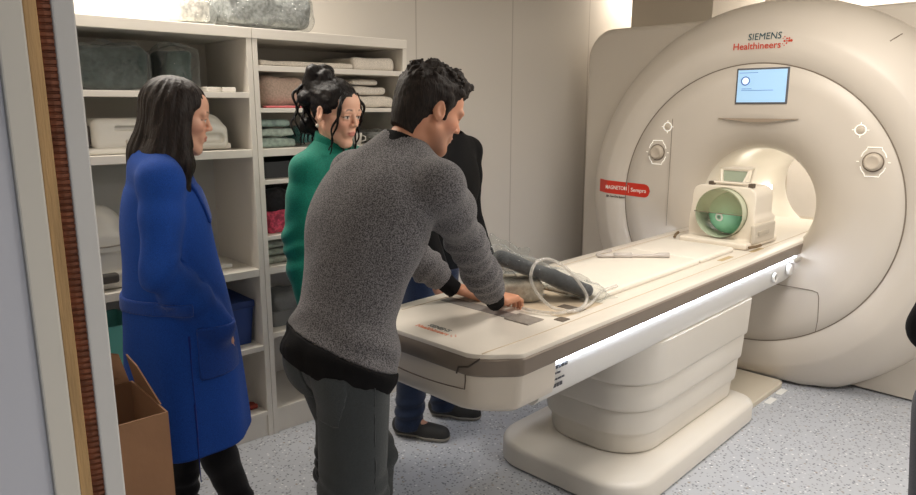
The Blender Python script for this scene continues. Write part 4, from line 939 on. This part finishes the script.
for s in 'LR': limb(F, [J[s+'s'], mid(J[s+'s'], J[s+'e'], .4), J[s+'e'], J[s+'w']], (.056, .055, .048, .038), .012, .025)
F.wob(.009, 7, (1, 1, .6), 61); F.sub(cone(J['neck']-A(0, 0, .02), J['neck']+A(0, 0, .2), .058, .07), k=.01); F.half((0, 0, .86), (0, 0, 1)); V, Q = F.mesh(1); mk('jacket', V, Q, BJ, third)
BL = fabric('blue_denim', (32, 43, 66), .2, .85, 500.); F = trousers(J, .010, .006, ((0, 0, .92), (0, 0, -1)), (.086, .068, .060), (1, 1, 1), 71, .045); V, Q = F.mesh(1); mk('jeans', V, Q, BL, third)
SG = mat('shoe_charcoal', (46, 45, 44), .7); SL2 = mat('sole_grey', (150, 144, 134), .7)
for s in 'RL':
    d = nrm((J[s+'t']-J[s+'a'])*A(1, 1, 0)); h2 = J[s+'a']*A(1, 1, 0)-d*.07; t2 = J[s+'t']*A(1, 1, 0)+d*.07; H = Field(np.minimum(h2, t2)-A(.09, .09, .02), np.maximum(h2, t2)+A(.09, .09, .17), .005); shoe(H, h2, t2)
    V, Q = H.mesh(1); so = mk('shoe', V, Q, SG, third); sole_slab('sole', H, SL2, so)
H = Field(hd-.2, hd+.2, .006); H.add(ell(hd+RH@A(-.02, 0, .045), (.105, .085, .088), RH), k=1e-7); H.sub(ell(hd+RH@A(.10, 0, -.03), (.06, .1, .1), RH), k=.01); H.wob(.004, 60, (1, 1, 1), 2); H.half(hd-A(0, 0, .07), (0, 0, 1)); V, Q = H.mesh(1); mk('hair', V, Q, HB, third)
# ---- the person whose hip just shows at the right edge
aE = math.radians(15); dE = A(math.cos(aE), math.sin(aE), 0); lE = A(-dE[1], dE[0], 0); oE = A(1.930, .198, 0)
def E2(f, l, z): return oE+dE*f+lE*l+A(0, 0, z)
J = dict(pelvis=E2(0, 0, .94), chest=E2(-.03, 0, 1.25), neck=E2(-.03, 0, 1.46), Ls=E2(-.03, .15, 1.37), Rs=E2(-.03, -.15, 1.37),
         Le=E2(-.04, .205, 1.10), Re=E2(-.04, -.205, 1.10), Lw=E2(.18, .09, 1.05), Rw=E2(.18, -.09, 1.05), Lh=E2(0, .115, .90), Rh=E2(0, -.115, .90),
         Lk=E2(.02, .11, .49), Rk=E2(.02, -.11, .49), La=E2(-.02, .10, .09), Ra=E2(-.02, -.10, .09), Lt=E2(.13, .11, .035), Rt=E2(.13, -.11, .035))
hd = E2(.02, 0, 1.61); RH = rot(15, 8, 0)
edge = person('person in dark top and grey jeans, cut off at the right edge', (oE[0], oE[1], 0), J, hd, RH, False, (205, 150, 122), (176, 106, 90), (40, 30, 26), .007,
    {'L': (dE-lE*.5, A(0, 0, -1), 1, .4), 'R': (dE+lE*.5, A(0, 0, -1), -1, .4)})
F = Field(oE+A(-.45, -.45, .74), oE+A(.45, .45, 1.56), .008); torso(F, J, .014, (1, .9, 1), .05); F.add(ell(J['pelvis'], (.14, .175, .16), np.stack([dE, lE, A(0, 0, 1)], 1)), k=.05)
for s in 'LR': limb(F, [J[s+'s'], mid(J[s+'s'], J[s+'e'], .4), J[s+'e'], J[s+'w']], (.05, .049, .045, .038), .010, .025)
F.sub(cone(J['neck']-A(0, 0, .02), J['neck']+A(0, 0, .2), .058, .07), k=.01); F.half((0, 0, .90), (0, 0, 1)); V, Q = F.mesh(1); mk('top', V, Q, BJ, edge)
F = trousers(J, .010, .007, ((0, 0, .93), (0, 0, -1)), (.104, .080, .062), (1, 1.08, 1), 81); V, Q = F.mesh(1); mk('jeans', V, Q, fabric('grey_denim', (88, 90, 96), .15), edge)
for s in 'RL':
    h2 = J[s+'a']*A(1, 1, 0)-dE*.07; t2 = J[s+'t']*A(1, 1, 0)+dE*.07; H = Field(np.minimum(h2, t2)-A(.09, .09, .02), np.maximum(h2, t2)+A(.09, .09, .17), .007); shoe(H, h2, t2)
    V, Q = H.mesh(1); so = mk('shoe', V, Q, MATS['shoe_black'], edge); sole_slab('sole', H, MATS['sole_dark'], so)
H = Field(hd-.2, hd+.2, .007); H.add(ell(hd+RH@A(-.02, 0, .045), (.105, .085, .088), RH), k=1e-7); H.sub(ell(hd+RH@A(.10, 0, -.03), (.06, .1, .1), RH), k=.01); H.half(hd-A(0, 0, .07), (0, 0, 1)); V, Q = H.mesh(1); mk('hair', V, Q, HM, edge)
# ------------------------------------------------------------------ things on the shelves
FILM = film('clear_film', .07, .5); FILM2 = film('thick_clear_film', .14, .65)
def wrapped(name, label, cat, c, hs, col, R=None, seed=0, floor=0., rin=.03, film=FILM, grow=.018, amp=.012):
    """a soft pack inside crumpled clear film"""
    c = np.array(c, float); t = empty(name, label, cat, (c[0], c[1], floor))
    soft('soft_pad', c, np.array(hs)-grow, rin, fabric('pad_%02d%02d%02d' % tuple(v//4 for v in col), col, .12, .8, 60.), t, R=R, amp=.012, f=9, h=.006, seed=seed, floor=floor+.004)
    soft('plastic_film', c, hs, rin+.01, film, t, R=R, amp=amp*1.6, f=15, h=.006, seed=seed+3, floor=floor+.001, stretch=(1, 1, 1)); return t
wrapped('wrapped_pad', 'dark grey-green pad in clear film in the top left compartment, the larger one', 'wrapped pad', (.89, 3.17, 1.752), (.148, .16, .100), (62, 72, 70), seed=1, floor=1.665)
wrapped('wrapped_pad', 'dark grey-green pad in clear film in the top left compartment, the narrower one', 'wrapped pad', (1.165, 3.15, 1.760), (.080, .13, .100), (66, 80, 76), seed=5, floor=1.665)
PAPER = mat('paper_white', (226, 222, 214), .6)
for lab, (x, y, z, a, wd) in (('white folded leaflet lying in the top left compartment beside the wrapped pads', (1.285, 3.07, 1.665, 20, .045)), ('small white card beside the folded leaflet in the top left compartment', (1.365, 3.06, 1.665, -8, .03))):
    tag(MB().box((x-wd, y-.05, z+.0005), (x+wd, y+.05, z+.022), .004, R=rot(a)).obj('leaflet', PAPER, None, (x, y, z)), lab, 'leaflet')
# coils on the left unit
def body_coil(label, x0, x1, z0, h, dark_left=True, dy=0.):
    t = empty('receiver_coil', label, 'scanner coil', ((x0+x1)/2, 3.16+dy, z0)); y0 = 3.03+dy; w2 = x1-x0
    F = Field((x0-.02, y0-.03, z0-.01), (x1+.02, y0+.28, z0+h+.03), .004)
    F.add(rbx(((x0+x1)/2+.02*dark_left, y0+.12, z0+h*.55), (w2/2-.02*dark_left-.005, .115, h*.42), .03), k=1e-7); F.add(rbx(((x0+x1)/2, y0+.12, z0+.014), (w2/2, .125, .013), .008), k=.006)
    F.sub(rbx(((x0+x1)/2+.06, y0, z0+h*.70), (w2*.28, .03, h*.06), .006), k=.004); F.half((0, 0, z0+.001), (0, 0, 1)); V, Q = F.mesh(1); mk('coil_housing', V, Q, mat('coil_white', (228, 224, 214), .35), t)
    if dark_left:
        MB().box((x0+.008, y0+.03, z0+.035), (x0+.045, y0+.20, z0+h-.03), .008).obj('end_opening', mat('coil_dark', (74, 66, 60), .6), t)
        MB().tube([(x0-.002, y0+.05, z0+h*.52), (x0+.09, y0+.05, z0+h*.50)], .014, 10).obj('clamp_bar', MATS['coil_white'], t, smooth=True)
    for i in range(2): MB().box(((x0+x1)/2+.01+i*.05, y0-.006, z0+.035), ((x0+x1)/2+.04+i*.05, y0+.01, z0+.06), .004).obj('latch', mat('coil_latch', (206, 200, 190), .4), t)
    return t
body_coil('white scanner coil with a dark open end, left of the blue-coated woman\'s hair', .745, 1.06, 1.41, .15)
def dome_coil(label, c, r, z0, h):
    t = empty('receiver_coil', label, 'scanner coil', (c[0], c[1], z0)); F = Field((c[0]-r-.03, c[1]-r-.03, z0-.01), (c[0]+r+.03, c[1]+r+.03, z0+h+.03), .004)
    F.add(rbx((c[0], c[1], z0+h*.35), (r, r*.95, h*.35), .03), k=1e-7); F.add(ell((c[0], c[1], z0+h*.62), (r*.98, r*.95, h*.38)), k=.02); F.sub(rbx((c[0]+.01, c[1]-r, z0+h*.33), (r*.6, .03, h*.12), .02), k=.01); F.half((0, 0, z0+.001), (0, 0, 1))
    V, Q = F.mesh(1); mk('coil_housing', V, Q, MATS['coil_white'], t)
    MB().box((c[0]-r-.006, c[1]-r*.9, z0+.004), (c[0]+r+.006, c[1]+r*.8, z0+.03), .006).obj('coil_base', mat('coil_base', (214, 208, 196), .4), t); return t
dome_coil('rounded white scanner coil before the face of the blue-coated woman', (1.28, 3.14), .088, 1.41, .165)
t = dome_coil('tall white head coil on the shelf beside the jamb, left of the blue coat', (.80, 3.14), .105, .85, .35)
MB().tube([(.705, 3.034, 1.04), (.80, 3.03, 1.035), (.90, 3.034, 1.04)], .003, 6).obj('split_line', mat('coil_split', (150, 142, 130), .6), t)
MB().box((.735, 3.005, .885), (.83, 3.045, .925), .01).obj('cable_socket', mat('socket_dark', (70, 66, 62), .6), t)
# bins low on the left unit
t = empty('plastic_tub', 'teal green plastic tub with a small white label low on the shelf beside the jamb', 'tub', (.76, 3.15, .47)); MB().loft([rrect(.63, .865, 3.03, 3.27, .02, 4, .471), rrect(.60, .885, 3.01, 3.29, .02, 4, .70), rrect(.61, .875, 3.02, 3.28, .02, 4, .70), rrect(.64, .855, 3.04, 3.26, .02, 4, .48)]).obj('tub', mat('tub_teal', (110, 190, 176), .35), t); MB().box((.825, 3.0165, .60), (.85, 3.019, .655)).obj('paper_label', PAPER, t)
t = empty('storage_box', 'blue storage box on the lower shelf just right of the blue coat', 'box', (1.33, 3.19, .47)); MB().loft([rrect(1.24, 1.415, 3.06, 3.32, .012, 3, .471), rrect(1.225, 1.428, 3.04, 3.34, .012, 3, .675), rrect(1.235, 1.418, 3.05, 3.33, .012, 3, .675), rrect(1.25, 1.405, 3.07, 3.31, .012, 3, .48)]).obj('box', mat('box_blue', (38, 66, 130), .5), t); MB().box((1.222, 3.036, .655), (1.431, 3.343, .690), .006).obj('lid', mat('box_lid_blue', (34, 58, 116), .5), t)
tag(MB().box((1.10, 3.10, .851), (1.36, 3.34, .868), .003).obj('folded_sheet', PAPER, None, (1.23, 3.2, .851)), 'flat white folded sheet on the left unit, behind the blue sleeve', 'folded sheet')
tag(soft('cloth_scrap', (1.395, 3.07, .142), (.022, .03, .012), .01, mat('scrap_red', (150, 60, 46), .8), None, amp=.004, f=40, floor=.1305), 'little reddish scrap on the bottom shelf at the divider', 'scrap')
# right unit, from the top
WHT = fabric('linen_white', (226, 218, 206), .05, .8, 200.)
tag(soft('folded_sheet', (1.77, 3.17, 1.799), (.255, .15, .0145), .010, WHT, None, amp=.004, f=10, seed=1, floor=1.786), 'thin flat white sheet stretching along the top right compartment', 'folded sheet')
tag(soft('linen_bundle', (2.16, 3.20, 1.818), (.135, .17, .036), .025, WHT, None, amp=.012, f=9, seed=4, floor=1.786), 'loose white linen bundle at the right end of the top right compartment', 'linen')
tag(soft('pillow', (1.64, 3.19, 1.672), (.115, .17, .074), .055, fabric('pillow_beige', (196, 172, 156), .05, .8, 120.), None, amp=.008, f=9, seed=6, floor=1.5975), 'beige pillow left of the green-jacketed woman\'s bun', 'pillow')
tag(soft('folded_cloth', (1.63, 3.01, 1.6010), (.11, .022, .0052), .004, fabric('cloth_pink', (206, 110, 112), .08), None, amp=.0015, f=30, h=.003, floor=1.5955), 'strip of pink cloth lying along the shelf edge before the beige pillow', 'cloth')
for k, (z, h2, x, lab) in enumerate(((1.5955, .028, 2.17, 'lowest of the white folded linens right of the woman in green'), (1.660, .022, 2.15, 'middle one of the white folded linens right of the woman in green'), (1.712, .014, 2.12, 'topmost of the white folded linens right of the woman in green'))):
    tag(soft('folded_linen', (x, 3.19, z+h2), (.125-.02*k, .15-.01*k, h2), .02, WHT, None, amp=.008, f=9, seed=20+k, floor=z+.0005), lab, 'linen', 'folded linens on the right unit')
def packet(label, c, hs, col, seed, z):
    tag(soft('folded_packet', c, hs, .012, fabric('packet_%d' % seed, col, .1, .6, 40.), None, amp=.005, f=12, seed=seed, floor=z+.0006), label, 'packet', 'pale green packets on the right unit')
packet('lowest of the pale green folded packets under the beige pillow', (1.60, 3.19, 1.432), (.095, .15, .021), (150, 166, 156), 31, 1.4105)
packet('middle one of the pale green folded packets under the beige pillow', (1.60, 3.19, 1.481), (.09, .15, .018), (166, 178, 168), 32, 1.461)
packet('topmost of the pale green folded packets under the beige pillow', (1.59, 3.19, 1.525), (.085, .14, .015), (142, 160, 152), 33, 1.508)
wrapped('wrapped_pack', 'teal wrapped pack with a dark end beside the ponytail of the woman in green', 'wrapped pack', (1.775, 3.13, 1.462), (.065, .11, .050), (54, 120, 116), seed=40, floor=1.4105, grow=.01, amp=.006)
t = empty('cup', 'small white cup on the shelf right of the green-jacketed woman\'s chin', 'cup', (2.06, 3.08, 1.4105)); MB().lathe([(0, .001), (0, .032), (.055, .040), (.058, .038), (.012, .028), (.012, .001)], (2.06, 3.08, 1.411), (0, 0, 1), 24).obj('cup_body', PAPER, t, smooth=True); MB().tube([(2.10, 3.075, 1.455), (2.122, 3.07, 1.447), (2.122, 3.07, 1.43), (2.096, 3.075, 1.422)], .004, 6).obj('handle', PAPER, t, smooth=True)
wrapped('wrapped_pack', 'flat grey wrapped pack lying right of the small white cup', 'wrapped pack', (2.21, 3.17, 1.445), (.075, .13, .034), (150, 150, 146), seed=44, floor=1.4105, grow=.01, amp=.006)
t = empty('storage_tray', 'shallow dark tray in the narrow compartment left of the green sleeve', 'tray', (1.70, 3.2, 1.2655)); MB().loft([rrect(1.52, 1.98, 3.05, 3.36, .02, 4, 1.266), rrect(1.51, 1.99, 3.04, 3.37, .02, 4, 1.345), rrect(1.52, 1.98, 3.05, 3.36, .02, 4, 1.345), rrect(1.53, 1.97, 3.06, 3.35, .02, 4, 1.275)]).obj('tray', mat('tray_dark', (58, 58, 60), .5), t)
# pink and black bag
t = empty('cloth_bag', 'crumpled pink bag with a black part, left of the green sleeve', 'bag', (1.62, 3.14, 1.0005)); soft('bag_body', (1.625, 3.11, 1.060), (.11, .09, .062), .04, fabric('bag_pink', (192, 74, 96), .18, .7, 60.), t, amp=.016, f=13, seed=51, floor=1.001); soft('black_flap', (1.585, 3.085, 1.145), (.065, .06, .055), .03, fabric('bag_black', (32, 30, 32), .2, .7, 60.), t, amp=.014, f=14, seed=52)
tag(soft('dark_bundle', (1.70, 3.34, 1.11), (.16, .05, .105), .03, fabric('bundle_dark', (44, 42, 42), .15, .8, 60.), None, amp=.012, f=10, seed=55, floor=1.0006), 'dark bundle standing behind the pink bag', 'bundle')
for k, (lab, col) in enumerate((('lower folded grey-green drape below the pink bag', (158, 160, 146)), ('middle folded grey-green drape below the pink bag', (142, 148, 134)), ('upper folded grey-green drape below the pink bag', (164, 168, 154)))):
    tag(soft('folded_drape', (1.66, 3.19, .868+.038*k), (.16, .16, .0150), .012, fabric('drape_%d' % k, col, .08, .8, 60.), None, amp=.004, f=10, seed=60+k, floor=.8515+.038*k), lab, 'folded drape', 'grey-green drapes on the right unit')
t = empty('storage_tray', 'grey tray of folded clothes on the lower shelf behind the leaning man', 'tray', (1.76, 3.2, .5205)); MB().loft([rrect(1.53, 2.0, 3.06, 3.36, .02, 4, .521), rrect(1.52, 2.01, 3.05, 3.37, .02, 4, .60), rrect(1.53, 2.0, 3.06, 3.36, .02, 4, .60), rrect(1.54, 1.99, 3.07, 3.35, .02, 4, .53)]).obj('tray', mat('tray_grey', (110, 110, 108), .5), t)
tag(soft('grey_garment', (1.67, 3.2, .60), (.12, .12, .066), .04, fabric('garment_grey', (120, 120, 118), .1), None, amp=.016, f=11, seed=70, floor=.532), 'grey garment heaped in the grey tray, left of the white one', 'garment')
tag(soft('white_garment', (1.905, 3.2, .60), (.065, .12, .066), .04, fabric('garment_white', (190, 188, 182), .08), None, amp=.016, f=11, seed=71, floor=.532), 'whitish garment heaped in the grey tray, right of the grey one', 'garment')
# packs on top of the units
wrapped('wrapped_pack', 'large flat grey pack in crumpled clear film on top of the shelving units', 'wrapped pack', (1.575, 3.16, 2.045), (.225, .17, .095), (150, 152, 150), seed=80, floor=1.9455, film=FILM2, grow=.016, amp=.014)
wrapped('wrapped_box', 'white box in clear film on the shelving top, left of the large grey pack', 'wrapped box', (1.235, 3.16, 2.03), (.080, .15, .080), (206, 202, 194), seed=84, floor=1.9455, rin=.01, film=FILM2, grow=.010, amp=.010)
# ------------------------------------------------------------------ bag and tubing on the table
aw = nrm(A(1.945, 1.75, 1.035)-A(2.20, 1.515, .895)); ww = nrm(np.cross((0, 0, 1), aw)); ww = nrm(ww+A(0, 0, .25)-aw*(aw[2]*.25)); wn = np.cross(aw, ww); WR = np.stack([aw, ww, wn], 1); ce = (A(1.945, 1.75, 1.035)+A(2.20, 1.515, .895))/2
bg = turn(empty('plastic_bag', 'clear plastic bag with a dark grey roll propped on the table near the right hand', 'plastic bag', (2.07, 1.65, .8635), MR))
soft('dark_roll', ce, (.205, .058, .028), .026, fabric('roll_grey', (74, 76, 80), .1, .7, 80.), bg, R=WR, amp=.004, f=14, seed=90, h=.005)
soft('foam_wedge', (2.00, 1.73, .905), (.105, .085, .040), .02, fabric('foam_sand', (176, 166, 150), .08, .8, 50.), bg, R=rot(-35, 0, 0), amp=.006, f=12, seed=91, h=.006, floor=.8645)
F = Field(ce-.38, ce+.38, .005); F.add(rbx(ce-aw*.01, (.245, .075, .040), .032, WR), k=1e-7); F.add(rbx((2.0, 1.735, .908), (.115, .095, .046), .025, rot(-35)), k=.03); F.add(cone(ce-aw*.22, ce-aw*.285+A(.02, -.02, .0), .036, .016), k=.03); F.add(rbx(ce+aw*.16+wn*.045-ww*.02, (.085, .015, .035), .012, WR), k=.015)
F.wob(.011, 15, (1, 1, 1), 95, 3); F.half((0, 0, .864), (0, 0, 1)); V, Q = F.mesh(1); mk('plastic_film', V, Q, FILM, bg)
# coiled clear tube: a loop leaning over the bag with its ends on the table
K = np.array([(2.36, 1.46, .894), (2.24, 1.452, .893), (2.16, 1.435, .875), (2.10, 1.419, .871), (2.004, 1.410, .871), (1.975, 1.47, .872), (1.92, 1.50, .921), (1.86, 1.50, .999), (1.881, 1.50, 1.054), (1.942, 1.49, 1.064), (2.039, 1.48, 1.016), (2.104, 1.46, .947), (2.124, 1.44, .893), (2.048, 1.418, .872), (1.945, 1.435, .872), (1.905, 1.50, .872), (1.90, 1.57, .873)])
cp = []
for i in range(len(K)-1):
    p0, p1, p2, p3 = K[max(i-1, 0)], K[i], K[i+1], K[min(i+2, len(K)-1)]
    for t in np.linspace(0, 1, 8, endpoint=False): cp.append(.5*(2*p1+(p2-p0)*t+(2*p0-5*p1+4*p2-p3)*t*t+(3*p1-p0-3*p2+p3)*t**3))
cp = np.array(cp+[K[-1]]); cp[:, 2] = np.maximum(cp[:, 2], .8728)
TUBE = clear('clear_tube', (232, 228, 222), .62, .15, 30, .05)
tag(MB().tube(cp, .0062, 8).obj('clear_tubing', TUBE, None, (2.05, 1.46, .864), True, rz=MR), 'coil of clear plastic tubing looped over the end of the bagged grey roll', 'tubing')
# ------------------------------------------------------------------ open cardboard box by the jamb
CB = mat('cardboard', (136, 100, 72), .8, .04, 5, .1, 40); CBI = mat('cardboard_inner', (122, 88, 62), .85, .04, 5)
bx, by, bX, bY, bh = .215, 1.80, .583, 2.09, .800
b = empty('cardboard_box', 'open brown cardboard box on the floor between jamb and blue coat', 'cardboard box', ((bx+bX)/2, (by+bY)/2, 0)); T = .005
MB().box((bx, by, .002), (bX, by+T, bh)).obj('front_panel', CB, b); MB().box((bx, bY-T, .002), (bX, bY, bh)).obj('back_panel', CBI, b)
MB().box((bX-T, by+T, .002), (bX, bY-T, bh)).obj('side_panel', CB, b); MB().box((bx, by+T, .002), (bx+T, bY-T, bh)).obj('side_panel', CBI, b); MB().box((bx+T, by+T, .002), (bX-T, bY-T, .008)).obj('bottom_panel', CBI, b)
def flap(P, nm='flap', m=CBI):
    P = np.array(P, float); n = nrm(np.cross(P[1]-P[0], P[2]-P[0]))*.004; MB().loft([P, P+n]).obj(nm, m, b)
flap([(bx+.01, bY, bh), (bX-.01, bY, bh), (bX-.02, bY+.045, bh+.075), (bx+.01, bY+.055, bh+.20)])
flap([(bX, by+.06, bh), (bX, bY-.02, bh), (bX-.02, bY-.03, bh+.095), (bX-.02, by+.17, bh+.085)], m=CB)
